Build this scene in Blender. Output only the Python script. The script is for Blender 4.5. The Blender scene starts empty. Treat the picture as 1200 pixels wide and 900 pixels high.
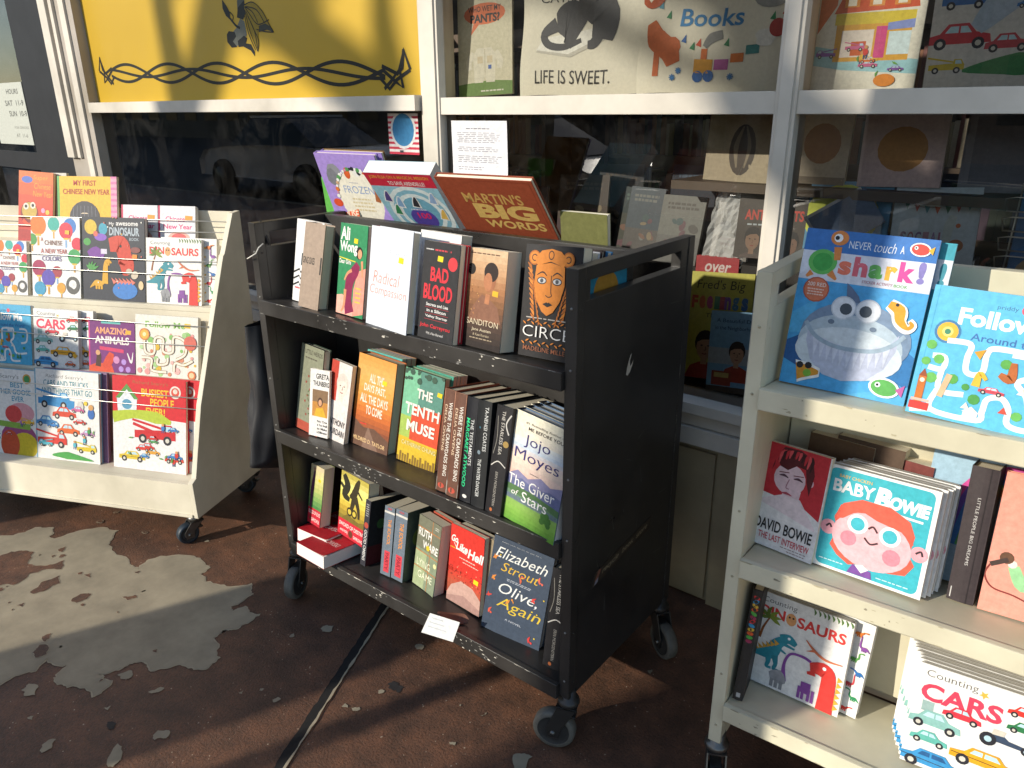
import bpy, math, random
from math import sin, cos, pi, radians, atan2
from mathutils import Matrix, Vector
random.seed(7)
S = bpy.context.scene
COL = S.collection

# ------------------------------------------------------------------ camera
HD, PT, RO = .6855, .3522, -.0084          # heading (left of +Y), pitch down, roll
cd = bpy.data.cameras.new("camera"); cam = bpy.data.objects.new("camera", cd); COL.objects.link(cam)
r0 = Vector((cos(HD), sin(HD), 0)); fw = Vector((-sin(HD)*cos(PT), cos(HD)*cos(PT), -sin(PT)))
u0 = r0.cross(fw)
cr, sr = cos(RO), sin(RO)
rt = r0*cr+u0*sr; up = u0*cr-r0*sr
cam.matrix_world = Matrix(((rt.x, up.x, -fw.x, .7621), (rt.y, up.y, -fw.y, -1.1061), (rt.z, up.z, -fw.z, 1.4), (0, 0, 0, 1)))
cd.sensor_width = 36; cd.lens = 880.72/1200*36; cd.clip_start = .05; cd.clip_end = 400
S.camera = cam

# ------------------------------------------------------------------ sky, sun, exposure
AZ, EL = radians(67), radians(21.5)
trav = Vector((cos(AZ)*cos(EL), sin(AZ)*cos(EL), -sin(EL)))
w = bpy.data.worlds.new("World"); S.world = w; w.use_nodes = True
nt = w.node_tree; bgn = nt.nodes["Background"]; sky = nt.nodes.new("ShaderNodeTexSky")
sky.sky_type = 'NISHITA'; sky.sun_disc = False; sky.sun_elevation = EL
sky.sun_rotation = atan2(-trav.x, -trav.y); sky.air_density = 1.0; sky.dust_density = .4
nt.links.new(sky.outputs[0], bgn.inputs[0]); bgn.inputs[1].default_value = .15
sl = bpy.data.lights.new("sun", 'SUN'); sl.energy = 3.7; sl.angle = radians(.55); sl.color = (1, .93, .80)
so = bpy.data.objects.new("sun", sl); COL.objects.link(so); so.rotation_euler = trav.to_track_quat('-Z', 'Y').to_euler()
so.location = (-3, -6, 6)
S.view_settings.view_transform = 'Standard'; S.view_settings.look = 'None'
S.view_settings.exposure = .46; S.view_settings.gamma = 1

# ------------------------------------------------------------------ materials
def lin(c): return c/12.92 if c <= .04045 else ((c+.055)/1.055)**2.4
def rgb(hx, k=1.0):
    return tuple(lin(int(hx[i:i+2], 16)/255)*k for i in (0, 2, 4))+(1,)
MATS = {}
def newmat(name):
    m = bpy.data.materials.new(name); m.use_nodes = True
    return m, m.node_tree, m.node_tree.nodes["Principled BSDF"]
def nodes_noise(nt, scale, detail=4, rough=.6, coord='Object', dist=0):
    tc = nt.nodes.new("ShaderNodeTexCoord"); n = nt.nodes.new("ShaderNodeTexNoise")
    n.inputs["Scale"].default_value = scale; n.inputs["Detail"].default_value = detail; n.inputs["Roughness"].default_value = rough
    n.inputs["Distortion"].default_value = dist
    nt.links.new(tc.outputs[coord], n.inputs["Vector"]); return n
def ramp(nt, src, stops):
    r = nt.nodes.new("ShaderNodeValToRGB"); e = r.color_ramp.elements
    while len(e) < len(stops): e.new(.5)
    for el, (p, c) in zip(e, stops): el.position = p; el.color = c
    nt.links.new(src, r.inputs[0]); return r
def bump(nt, b, src, strength, dist=.001):
    bn = nt.nodes.new("ShaderNodeBump"); bn.inputs["Strength"].default_value = strength; bn.inputs["Distance"].default_value = dist
    nt.links.new(src, bn.inputs["Height"]); nt.links.new(bn.outputs[0], b.inputs["Normal"])
def ink(hx, rough=.52):
    """printed cover colour: slightly uneven ink under a satin film"""
    k = (hx, rough)
    if k in MATS: return MATS[k]
    m, nt, b = newmat("ink_"+hx)
    c = rgb(hx, .86)
    n = nodes_noise(nt, 85, 6, .7)
    lo = tuple(x*.80 for x in c[:3])+(1,); hi = tuple(min(1, x*1.10+.004) for x in c[:3])+(1,)
    r = ramp(nt, n.outputs[0], [(.3, lo), (.7, hi)])
    nt.links.new(r.outputs[0], b.inputs["Base Color"]); b.inputs["Roughness"].default_value = rough
    b.inputs["Specular IOR Level"].default_value = .3
    MATS[k] = m; return m
def plain(name, hx, rough=.5, metal=0, var=.12, scale=8, bmp=0, spec=.5):
    if name in MATS: return MATS[name]
    m, nt, b = newmat(name); c = rgb(hx)
    n = nodes_noise(nt, scale, 6, .65)
    r = ramp(nt, n.outputs[0], [(.3, tuple(x*(1-var) for x in c[:3])+(1,)), (.7, tuple(min(1, x*(1+var)) for x in c[:3])+(1,))])
    nt.links.new(r.outputs[0], b.inputs["Base Color"])
    b.inputs["Roughness"].default_value = rough; b.inputs["Metallic"].default_value = metal; b.inputs["Specular IOR Level"].default_value = spec
    if bmp: bump(nt, b, n.outputs[0], bmp)
    MATS[name] = m; return m
def worn(name, base, chip, rough=.45, lo=.60, hi=.66, scale=22, dust=None, edge=.0035):
    """painted surface with scuffs: chips gathered on the edges (Bevel node) and thin scratches"""
    if name in MATS: return MATS[name]
    m, nt, b = newmat(name); L = nt.links
    n1 = nodes_noise(nt, scale, 8, .7)
    n2 = nodes_noise(nt, 3.5, 6, .6)
    bev = nt.nodes.new("ShaderNodeBevel"); bev.samples = 4; bev.inputs[0].default_value = edge
    geo = nt.nodes.new("ShaderNodeNewGeometry")
    dot = nt.nodes.new("ShaderNodeVectorMath"); dot.operation = 'DOT_PRODUCT'
    L.new(bev.outputs[0], dot.inputs[0]); L.new(geo.outputs["Normal"], dot.inputs[1])
    inv = nt.nodes.new("ShaderNodeMath"); inv.operation = 'SUBTRACT'; inv.inputs[0].default_value = 1; L.new(dot.outputs["Value"], inv.inputs[1])
    mul = nt.nodes.new("ShaderNodeMath"); mul.operation = 'MULTIPLY_ADD'; mul.inputs[1].default_value = .55; L.new(inv.outputs[0], mul.inputs[0]); L.new(n1.outputs[0], mul.inputs[2])
    mask = ramp(nt, mul.outputs[0], [(lo, (0, 0, 0, 1)), (hi, (1, 1, 1, 1))])
    c = rgb(base)
    body = ramp(nt, n2.outputs[0], [(.3, tuple(x*.75 for x in c[:3])+(1,)), (.72, rgb(dust) if dust else tuple(x*1.15 for x in c[:3])+(1,))])
    mx = nt.nodes.new("ShaderNodeMixRGB"); L.new(mask.outputs[0], mx.inputs[0]); L.new(body.outputs[0], mx.inputs[1]); mx.inputs[2].default_value = rgb(chip)
    L.new(mx.outputs[0], b.inputs["Base Color"])
    rr = ramp(nt, n2.outputs[0], [(.3, (rough-.1,)*3+(1,)), (.7, (rough+.15,)*3+(1,))]); L.new(rr.outputs[0], b.inputs["Roughness"])
    bump(nt, b, n1.outputs[0], .12, .0008)
    for nd in nt.nodes:
        if nd.type == 'BUMP': L.new(bev.outputs[0], nd.inputs["Normal"])
    MATS[name] = m; return m
def pagemat(name="pages", c1='f4ebd6', c2='d2c5a6', axis='Y', sc=900):
    if name in MATS: return MATS[name]
    m, nt, b = newmat(name); L = nt.links
    tc = nt.nodes.new("ShaderNodeTexCoord"); wv = nt.nodes.new("ShaderNodeTexWave"); wv.bands_direction = axis
    wv.inputs["Scale"].default_value = sc/6.3; wv.inputs["Distortion"].default_value = 1.5; wv.inputs["Detail"].default_value = 1
    L.new(tc.outputs["Object"], wv.inputs["Vector"])
    r = ramp(nt, wv.outputs[0], [(.2, rgb(c2)), (.7, rgb(c1))]); L.new(r.outputs[0], b.inputs["Base Color"]); b.inputs["Roughness"].default_value = .8
    MATS[name] = m; return m
BLACK = worn("black_cart_paint", '2a2826', 'bdb8ae', .36, .86, .92, 26, '3d3a37')
CREAM = worn("cream_cart_paint", 'd3cbb0', '8d8068', .42, .90, .96, 22, 'dcd5ba')
WOOD = worn("cream_wood_paint", 'e2d8bf', '8a7156', .6, .82, .88, 18, 'eae1cb')
FRAME = worn("white_frame_paint", 'd3cabb', '8a7d6c', .55, .87, .93, 16, 'dcd3c5')
PAGES = pagemat()
PAGEW = pagemat("pages_white", 'f0ede6', 'cbc7bf')
PAGEB = pagemat("board_pages", 'ece8df', '8f8a82', 'Y', 420)
STEEL = plain("caster_steel", '6d6c69', .38, .85, .25, 30)
RUBBER = plain("caster_rubber", '2e2d2c', .65, 0, .25, 40, .1)
GREYRUB = plain("grey_rubber", '5f5c55', .6, 0, .25, 40, .1)
WIRE = plain("display_wire", 'c9c5ba', .35, .7, .1)
def glassmat(name, tint=.88, ior=1.85):
    m, nt, b = newmat(name); L = nt.links; nt.nodes.remove(b)
    out = nt.nodes["Material Output"]; tr = nt.nodes.new("ShaderNodeBsdfTransparent"); tr.inputs[0].default_value = (tint, tint*1.01, tint, 1)
    gl = nt.nodes.new("ShaderNodeBsdfGlossy"); gl.inputs["Roughness"].default_value = 0.005
    fr = nt.nodes.new("ShaderNodeFresnel"); fr.inputs[0].default_value = ior
    mx = nt.nodes.new("ShaderNodeMixShader"); L.new(fr.outputs[0], mx.inputs[0]); L.new(tr.outputs[0], mx.inputs[1]); L.new(gl.outputs[0], mx.inputs[2])
    df = nt.nodes.new("ShaderNodeBsdfDiffuse"); df.inputs[0].default_value = (.5, .48, .45, 1)
    n = nodes_noise(nt, 5, 8, .7, dist=1.5); rp = ramp(nt, n.outputs[0], [(.45, (0, 0, 0, 1)), (.8, (.035, .035, .035, 1))])
    m2 = nt.nodes.new("ShaderNodeMixShader"); L.new(rp.outputs[0], m2.inputs[0]); L.new(mx.outputs[0], m2.inputs[1]); L.new(df.outputs[0], m2.inputs[2])
    L.new(m2.outputs[0], out.inputs[0]); return m
GLASS = glassmat("window_glass")

# ------------------------------------------------------------------ mesh builder
class MB:
    def __init__(s): s.v = []; s.f = []; s.m = []; s.mats = []; s.ix = {}; s.smooth = []
    def mi(s, m):
        if m.name not in s.ix: s.ix[m.name] = len(s.mats); s.mats.append(m)
        return s.ix[m.name]
    def face(s, pts, m, sm=False):
        i = len(s.v); s.v += [tuple(p) for p in pts]; s.f.append(tuple(range(i, i+len(pts)))); s.m.append(s.mi(m)); s.smooth.append(sm)
    def mesh(s, vs, fs, m, sm=False):
        i = len(s.v); s.v += [tuple(p) for p in vs]; k = s.mi(m)
        for f in fs: s.f.append(tuple(i+j for j in f)); s.m.append(k); s.smooth.append(sm)
    def box(s, x0, x1, y0, y1, z0, z1, m, M=None):
        vs = [(x0, y0, z0), (x1, y0, z0), (x1, y1, z0), (x0, y1, z0), (x0, y0, z1), (x1, y0, z1), (x1, y1, z1), (x0, y1, z1)]
        if M: vs = [M @ Vector(p) for p in vs]
        s.mesh(vs, [(0, 3, 2, 1), (4, 5, 6, 7), (0, 1, 5, 4), (1, 2, 6, 5), (2, 3, 7, 6), (3, 0, 4, 7)], m)
    def prism(s, poly, a0, a1, m, axis='y'):
        """poly = outline, CCW seen from the -axis side for 'y' (x,z); extruded from a0 to a1"""
        n = len(poly)
        if axis == 'y': f = lambda p, a: (p[0], a, p[1])
        elif axis == 'x': f = lambda p, a: (a, p[0], p[1])
        else: f = lambda p, a: (p[0], p[1], a)
        vs = [f(p, a0) for p in poly]+[f(p, a1) for p in poly]
        fs = [tuple(range(n)), tuple(range(2*n-1, n-1, -1))]+[((i+1) % n, i, i+n, (i+1) % n+n) for i in range(n)]
        if axis != 'y': fs = [tuple(reversed(q)) for q in fs] if axis == 'z' else fs
        s.mesh(vs, fs, m)
    def tube(s, pts, r, m, n=8, cap=True):
        P = [Vector(p) for p in pts]; rings = []; vs = []; fs = []
        rr = r if isinstance(r, (list, tuple)) else [r]*len(P)
        prev = None
        for i, p in enumerate(P):
            d = ((P[min(i+1, len(P)-1)]-P[max(i-1, 0)])).normalized()
            if prev is None: a = d.orthogonal().normalized()
            else: a = (prev-d*prev.dot(d)).normalized()
            prev = a; b = d.cross(a)
            for k in range(n): t = 2*pi*k/n; vs.append(p+(a*cos(t)+b*sin(t))*rr[i])
        for i in range(len(P)-1):
            for k in range(n): k2 = (k+1) % n; fs.append((i*n+k, i*n+k2, (i+1)*n+k2, (i+1)*n+k))
        if cap: fs.append(tuple(range(n-1, -1, -1))); fs.append(tuple((len(P)-1)*n+k for k in range(n)))
        s.mesh(vs, fs, m, True)
    def lathe(s, prof, m, c=(0, 0, 0), axis='x', n=24, sm=True):
        """prof = list of (radius, along)"""
        vs = []; fs = []
        for (r, a) in prof:
            for k in range(n):
                t = 2*pi*k/n
                q = {'x': (a, r*cos(t), r*sin(t)), 'y': (r*cos(t), a, r*sin(t)), 'z': (r*cos(t), r*sin(t), a)}[axis]
                vs.append((c[0]+q[0], c[1]+q[1], c[2]+q[2]))
        for i in range(len(prof)-1):
            for k in range(n): k2 = (k+1) % n; fs.append((i*n+k, i*n+k2, (i+1)*n+k2, (i+1)*n+k))
        s.mesh(vs, fs, m, sm)
    def build(s, name, parent=None, M=None):
        me = bpy.data.meshes.new(name); me.from_pydata(s.v, [], s.f)
        for m in s.mats: me.materials.append(m)
        me.polygons.foreach_set("material_index", s.m); me.polygons.foreach_set("use_smooth", s.smooth)
        me.update()
        o = bpy.data.objects.new(name, me); COL.objects.link(o)
        if parent: o.parent = parent
        if M is not None: o.matrix_world = M
        return o
def tag(o, label=None, cat=None, group=None, kind=None):
    if label: o['label'] = label
    if cat: o['category'] = cat
    if group: o['group'] = group
    if kind: o['kind'] = kind
    return o
def empty(name, label, cat, group=None, M=None):
    o = bpy.data.objects.new(name, None); COL.objects.link(o); o.empty_display_size = .05
    if M is not None: o.matrix_world = M
    return tag(o, label, cat, group)
def copy_tree(o, parent=None):
    c = o.copy(); COL.objects.link(c)
    if parent: c.parent = parent; c.matrix_parent_inverse = o.matrix_parent_inverse
    for ch in list(o.children): copy_tree(ch, c)
    return c

# ------------------------------------------------------------------ printed artwork (flat ink shapes on a cover)
TXT = {}
def text_mesh(s, bold=0):
    k = (s, bold)
    if k in TXT: return TXT[k]
    cu = bpy.data.curves.new("t", 'FONT'); cu.body = s; cu.resolution_u = 3; cu.offset = bold
    ob = bpy.data.objects.new("t", cu); me = ob.to_mesh()
    vs = [(v.co.x, v.co.y) for v in me.vertices]; fs = [tuple(p.vertices) for p in me.polygons]
    ob.to_mesh_clear(); bpy.data.objects.remove(ob); bpy.data.curves.remove(cu)
    if vs:
        x0 = min(v[0] for v in vs); x1 = max(v[0] for v in vs); y0 = min(v[1] for v in vs); y1 = max(v[1] for v in vs)
        vs = [((v[0]-x0)/max(x1-x0, 1e-6), (v[1]-y0)/max(y1-y0, 1e-6)) for v in vs]
    TXT[k] = (vs, fs); return TXT[k]
class Art:
    """x,y in 0..1 across the printed face; each call lies a hair above the one before"""
    def __init__(s, mb, w, h, y=0.0, x0=0.0, z0=0.0, step=.00004, fmap=None, curl=None):
        s.curl = curl; s.mb = mb; s.w = w; s.h = h; s.y = y; s.x0 = x0; s.z0 = z0; s.k = 0; s.step = step; s.fmap = fmap
    def _p(s, x, y):
        if s.fmap: return s.fmap(x, y, s.k*s.step)
        if s.curl: return (s.x0+x*s.w, s.y-s.k*s.step+s.curl(x, y), s.z0+y*s.h)
        return (s.x0+x*s.w, s.y-s.k*s.step, s.z0+y*s.h)
    def poly(s, pts, c, clip=True):
        s.k += 1
        if clip: pts = clipbox(pts)
        if len(pts) < 3: return
        a = sum(pts[i][0]*pts[(i+1) % len(pts)][1]-pts[(i+1) % len(pts)][0]*pts[i][1] for i in range(len(pts)))
        if a < 0: pts = pts[::-1]
        if s.curl:
            for i in range(8):
                q = clipbox(pts, i/8, (i+1)/8)
                for j in range(6):
                    p = clipbox(q, 0, 1, j/6, (j+1)/6) if q else []
                    if len(p) > 2: s.mb.face([s._p(*v) for v in p], ink(c))
            return
        s.mb.face([s._p(*p) for p in pts], ink(c))
    def rect(s, x0, y0, x1, y1, c): s.poly([(x0, y0), (x1, y0), (x1, y1), (x0, y1)], c)
    def ell(s, cx, cy, rx, ry, c, rot=0, n=18, a0=0, a1=2*pi):
        asp = s.w/s.h; pts = []
        for i in range(n if a1-a0 > 6.2 else n+1):
            t = a0+(a1-a0)*i/n; x = rx*cos(t); y = ry*sin(t)
            pts.append((cx+x*cos(rot)-y*sin(rot), cy+(x*sin(rot)+y*cos(rot))*asp))
        s.poly(pts, c)
    def circ(s, cx, cy, r, c, n=18): s.ell(cx, cy, r, r, c, 0, n)
    def stroke(s, pts, wd, c, smooth=True):
        """ribbon through pts; wd a width or list of widths (fraction of face width)"""
        s.k += 1
        asp = s.h/s.w
        P = [Vector((p[0], p[1]*asp)) for p in pts]
        W = list(wd) if isinstance(wd, (list, tuple)) else [wd]*len(P)
        if smooth and len(P) > 2:
            Q = []; WW = []
            for i in range(len(P)-1):
                p0 = P[max(i-1, 0)]; p1 = P[i]; p2 = P[i+1]; p3 = P[min(i+2, len(P)-1)]
                for j in range(5):
                    t = j/5
                    Q.append(.5*((2*p1)+(p2-p0)*t+(2*p0-5*p1+4*p2-p3)*t*t+(3*p1-p0-3*p2+p3)*t**3)); WW.append(W[i]*(1-t)+W[i+1]*t)
            Q.append(P[-1]); WW.append(W[-1]); P, W = Q, WW
        L, R = [], []
        for i, p in enumerate(P):
            d = P[min(i+1, len(P)-1)]-P[max(i-1, 0)]
            if d.length < 1e-9: d = Vector((1, 0))
            d.normalize(); n = Vector((-d.y, d.x))*W[i]/2
            L.append(p+n); R.append(p-n)
        m = ink(c)
        for i in range(len(P)-1):
            q = [(v.x, v.y/asp) for v in (R[i], R[i+1], L[i+1], L[i])]
            q = clipbox(q)
            if len(q) > 2: s.mb.face([s._p(*p) for p in q], m)
    def text(s, t, x0, y0, x1, y1, c, bold=0.0, shear=0.0, rot=0):
        s.k += 1
        vs, fs = text_mesh(t, bold); W = x1-x0; H = y1-y0; out = []
        for (a, b) in vs:
            if rot == 0: x = x0+a*W+shear*b*H*s.h/s.w; y = y0+b*H
            elif rot == -90: x = x0+b*W; y = y1-a*H            # reads downward (spines)
            else: x = x0+(1-b)*W; y = y0+a*H
            out.append(s._p(x, y))
        s.mb.mesh(out, fs, ink(c))
    def bars(s, x0, y0, x1, y1, n, c, fill=.45, jit=.15):
        """type too small to read: rows of thin broken lines"""
        h = (y1-y0)/n
        for i in range(n):
            x = x0+random.random()*jit*(x1-x0)*.3; e = x1-random.random()*jit*(x1-x0)
            yb = y1-(i+.7)*h
            while x < e-.01:
                l = (x1-x0)*random.uniform(.06, .17); s.k -= 1; s.rect(x, yb, min(x+l, e), yb+h*fill, c); x += l+(x1-x0)*.03
        s.k += 1
def clipbox(pts, xa=0, xb=1, ya=0, yb=1):
    for ax, v, sg in ((0, xa, 1), (0, xb, -1), (1, ya, 1), (1, yb, -1)):
        out = []
        for i in range(len(pts)):
            a, b = pts[i-1], pts[i]
            da, db = (a[ax]-v)*sg, (b[ax]-v)*sg
            if (da >= 0) != (db >= 0):
                t = da/(da-db); out.append((a[0]+(b[0]-a[0])*t, a[1]+(b[1]-a[1])*t))
            if db >= 0: out.append(b)
        pts = out
        if not pts: return []
    return pts

# ------------------------------------------------------------------ book builder
def rrect(w, h, r, n=4):
    if r <= 0: return [(0, 0), (w, 0), (w, h), (0, h)]
    o = []
    for cx, cz, a in ((w-r, r, -pi/2), (w-r, h-r, 0), (r, h-r, pi/2), (r, r, pi)):
        for i in range(n+1): t = a+pi/2*i/n; o.append((cx+r*cos(t), cz+r*sin(t)))
    return o
def book_matrix(fit, O=(0, 0, 0), cy=.0137, clampv=None):
    u, v, z, yaw, lean, roll, w_, h_ = fit
    if clampv is not None and v < clampv: v = clampv
    ya = yaw+cy
    ex = Vector((cos(ya), sin(ya), 0)); dp = Vector((-sin(ya), cos(ya), 0))
    ez = Vector((0, 0, 1))*cos(lean)+dp*sin(lean)
    a = ex*cos(roll)+ez*sin(roll); b = -ex*sin(roll)+ez*cos(roll); d = b.cross(a)
    p = Vector(O)+Vector((cos(cy), sin(cy), 0))*u+Vector((-sin(cy), cos(cy), 0))*v+Vector((0, 0, z))
    return Matrix(((a.x, d.x, b.x, p.x), (a.y, d.y, b.y, p.y), (a.z, d.z, b.z, p.z), (0, 0, 0, 1)))
RB_ = random.Random(77)
def book(name, label, M, w, h, t, col, art=None, spine=None, kind='paper', group=None, pages=None, back=None, cat='book', spineart=None, curl=None):
    """front cover in the x-z plane at y=0, spine on the left edge, thickness t behind"""
    e = empty(name, label, cat, group, M)
    c = {'paper': .0006, 'hard': .0022, 'board': .0022}[kind]
    r = {'paper': 0, 'hard': 0, 'board': min(.008, w*.06)}[kind]
    mb = MB(); cm = ink(col); sm = ink(spine or col)
    if kind == 'paper' and curl is None:      # paper covers never lie quite flat
        b1, b2, b3 = RB_.uniform(.0004, .0022), RB_.uniform(0, .003), RB_.uniform(0, .0016)
        curl = lambda x, y: -b1*x*x-b2*x**4*(1-y)**3-b3*x**3*y**4
    if kind == 'board': curl = None
    if kind == 'hard': curl = None
    if curl:
        nx, ny = 12, 10; vs = []
        for yo in (0, c):
            for i in range(nx+1):
                for j in range(ny+1): vs.append((w*i/nx, yo+curl(i/nx, j/ny), h*j/ny))
        L_ = (nx+1)*(ny+1); fs = []
        for i in range(nx):
            for j in range(ny):
                a_ = i*(ny+1)+j; fs += [(a_, a_+ny+1, a_+ny+2, a_+1), (L_+a_+1, L_+a_+ny+2, L_+a_+ny+1, L_+a_)]
        ring = [i*(ny+1) for i in range(nx+1)]+[nx*(ny+1)+j for j in range(1, ny+1)]+[i*(ny+1)+ny for i in range(nx-1, -1, -1)]+[j for j in range(ny-1, 0, -1)]
        fs += [(ring[(i+1) % len(ring)], ring[i], L_+ring[i], L_+ring[(i+1) % len(ring)]) for i in range(len(ring))]
        mb.mesh(vs, fs, cm)
    else: mb.prism(rrect(w, h, r), 0, c, cm)
    mb.prism(rrect(w, h, r), t-c, t, ink(back or col))
    mb.box(0, c, c, t-c, r, h-r, sm)
    if art:
        A = Art(mb, w, h, curl=curl); A.k = 2; art(A)
    if spineart:   # spine face seen from the left: x runs back-to-front
        A = Art(mb, t, h, fmap=lambda x, y, k: (-.0001-k, t*(1-x), y*h)); spineart(A)
    mb.build("cover", e)
    pb = MB(); ins = {'paper': .0004, 'hard': .003, 'board': .0}[kind]
    pm = pages or (PAGEB if kind == 'board' else PAGES)
    if kind == 'board':
        pb.prism([(x*(w-c-.0006)/w+c+.0002, z) for x, z in rrect(w, h, r)], c+.0002, t-c-.0002, pm)
    else:
        pb.box(c+.0002, w-ins-.0003, c+.0002, t-c-.0002, ins, h-ins, pm)
    pb.build("page_block", e)
    return e
def spine_book(name, label, M, t, h, d, col, art=None, side=None, kind='hard', group=None, pages=None, sideart=None):
    """spine faces the viewer in the x-z plane; covers run back by d"""
    e = empty(name, label, 'book', group, M); c = .002 if kind == 'hard' else .0007
    mb = MB(); cm = ink(side or col); sm = ink(col)
    if kind == 'hard':    # rounded spine
        n = 6; prof = [(t*i/n, -.0025*sin(pi*i/n)) for i in range(n+1)]
        for i in range(n):
            (x0, y0), (x1, y1) = prof[i], prof[i+1]
            mb.face([(x0, y0, 0), (x1, y1, 0), (x1, y1, h), (x0, y0, h)], sm)
        fm = lambda x, y, k: (x*t, -.0025*sin(pi*min(max(x, 0), 1))-.0001-k, y*h)
    else:
        mb.face([(0, 0, 0), (t, 0, 0), (t, 0, h), (0, 0, h)], sm); fm = None
    mb.box(0, c, .0002, d, 0, h, cm); mb.box(t-c, t, .0002, d, 0, h, cm)
    if art:
        A = Art(mb, t, h, fmap=fm); A.k = 2; art(A)
    if sideart:
        A = Art(mb, d, h, fmap=lambda x, y, k: (t+.0001+k, x*d, y*h)); sideart(A)
    mb.build("cover", e)
    pb = MB(); i = .003 if kind == 'hard' else .0004
    pb.box(c+.0002, t-c-.0002, .001, d-i, i, h-i, pages or PAGES); pb.build("page_block", e)
    return e
def stack_behind(root, n, pitch, label, group=None, jit=.003, drop=0, side=0):
    """more copies of the same title standing behind the front one"""
    for i in range(1, n+1):
        c = copy_tree(root); c.name = root.name
        c.matrix_world = root.matrix_world @ Matrix.Translation((random.uniform(-jit, jit)+side*i, pitch*i, random.uniform(0, jit)*.6-drop*i))
        c['label'] = label
        if group: c['group'] = group
        elif 'group' in root: c['group'] = root['group']

# ================================================================== THE SETTING
def floor_mat(name="painted_floor"):
    m, nt, b = newmat(name); L = nt.links
    big = nodes_noise(nt, 1.8, 7, .62); mid = nodes_noise(nt, 14, 8, .72); fine = nodes_noise(nt, 170, 3, .7)
    c1 = ramp(nt, mid.outputs[0], [(.25, rgb('4a3d34')), (.5, rgb('6a5041')), (.68, rgb('7d5b47')), (.82, rgb('907460'))])
    c2 = ramp(nt, big.outputs[0], [(.35, (.62, .62, .64, 1)), (.65, (1.08, 1.0, .94, 1))])
    mx = nt.nodes.new("ShaderNodeMixRGB"); mx.blend_type = 'MULTIPLY'; mx.inputs[0].default_value = 1
    L.new(c1.outputs[0], mx.inputs[1]); L.new(c2.outputs[0], mx.inputs[2])
    gr = ramp(nt, fine.outputs[0], [(.3, (.55, .5, .48, 1)), (.5, (1, .96, .93, 1)), (.66, (1.25, 1.02, .88, 1))])
    mg = nt.nodes.new("ShaderNodeMixRGB"); mg.blend_type = 'MULTIPLY'; mg.inputs[0].default_value = .85
    L.new(mx.outputs[0], mg.inputs[1]); L.new(gr.outputs[0], mg.inputs[2]); mx = mg
    # small chips where the paint has come off the grain of the concrete
    tc = nt.nodes.new("ShaderNodeTexCoord"); vo = nt.nodes.new("ShaderNodeTexVoronoi"); vo.inputs["Scale"].default_value = 55; L.new(tc.outputs["Object"], vo.inputs["Vector"])
    add = nt.nodes.new("ShaderNodeMath"); add.operation = 'MULTIPLY_ADD'; add.inputs[1].default_value = .5; L.new(fine.outputs[0], add.inputs[0]); L.new(vo.outputs["Distance"], add.inputs[2])
    ad2 = nt.nodes.new("ShaderNodeMath"); ad2.operation = 'MULTIPLY_ADD'; ad2.inputs[1].default_value = -.5; L.new(mid.outputs[0], ad2.inputs[0]); L.new(add.outputs[0], ad2.inputs[2])
    msk = ramp(nt, ad2.outputs[0], [(.035, (1, 1, 1, 1)), (.06, (0, 0, 0, 1))])
    m2 = nt.nodes.new("ShaderNodeMixRGB"); L.new(msk.outputs[0], m2.inputs[0]); L.new(mx.outputs[0], m2.inputs[1]); m2.inputs[2].default_value = rgb('b09c86')
    L.new(m2.outputs[0], b.inputs["Base Color"]); b.inputs["Roughness"].default_value = .5; b.inputs["Specular IOR Level"].default_value = .35
    hh = nt.nodes.new("ShaderNodeMath"); hh.operation = 'MULTIPLY_ADD'; hh.inputs[1].default_value = .6; L.new(fine.outputs[0], hh.inputs[0]); L.new(mid.outputs[0], hh.inputs[2])
    bump(nt, b, hh.outputs[0], .8, .004)
    return m
FLOOR = floor_mat()
CONC = plain("bare_concrete", '938873', .7, 0, .22, 9, .15)
RIM = plain("concrete_rim", 'a3967e', .8, 0, .15, 30)
ASPH = plain("asphalt", '4b4a49', .9, 0, .2, 40, .2)
DARKGAP = plain("joint_dirt", '171412', .9, 0, .3, 60, .3)
def sheet(name, polys, z, m, **kw):
    mb = MB()
    for p, mm, dz in polys:
        a = sum(p[i][0]*p[(i+1) % len(p)][1]-p[(i+1) % len(p)][0]*p[i][1] for i in range(len(p)))
        if a < 0: p = p[::-1]
        mb.face([(x, y, z+dz) for x, y in p], mm or m)
    return tag(mb.build(name), kind='structure')
def frac(p, it=3, amp=.16):
    for _ in range(it):
        q = []
        for i, a in enumerate(p):
            b = p[(i+1) % len(p)]; dx, dy = b[0]-a[0], b[1]-a[1]; k = random.uniform(-amp, amp)
            q += [a, ((a[0]+b[0])/2-dy*k, (a[1]+b[1])/2+dx*k)]
        p = q
    return p
def grow(p, d):
    n = len(p); a = sum(p[i][0]*p[(i+1) % n][1]-p[(i+1) % n][0]*p[i][1] for i in range(n)); sg = 1 if a > 0 else -1
    out = []
    for i in range(n):
        (x0, y0), (x1, y1) = p[i-1], p[(i+1) % n]; dx, dy = x1-x0, y1-y0; l = math.hypot(dx, dy) or 1
        k = d*random.uniform(.4, 1.3); out.append((p[i][0]+dy/l*k*sg, p[i][1]-dx/l*k*sg))
    return out
g = MB(); g.face([(-90, -90, -.14), (90, -90, -.14), (90, 90, -.14), (-90, 90, -.14)], ASPH); tag(g.build("road"), kind='structure')
g = MB(); g.box(-40, 40, -4.6, .74, -.139, 0, FLOOR); tag(g.build("pavement"), kind='structure')
g = MB(); g.box(-40, 40, -4.75, -4.602, -.139, .003, CONC); tag(g.build("kerb"), kind='structure')
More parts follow.
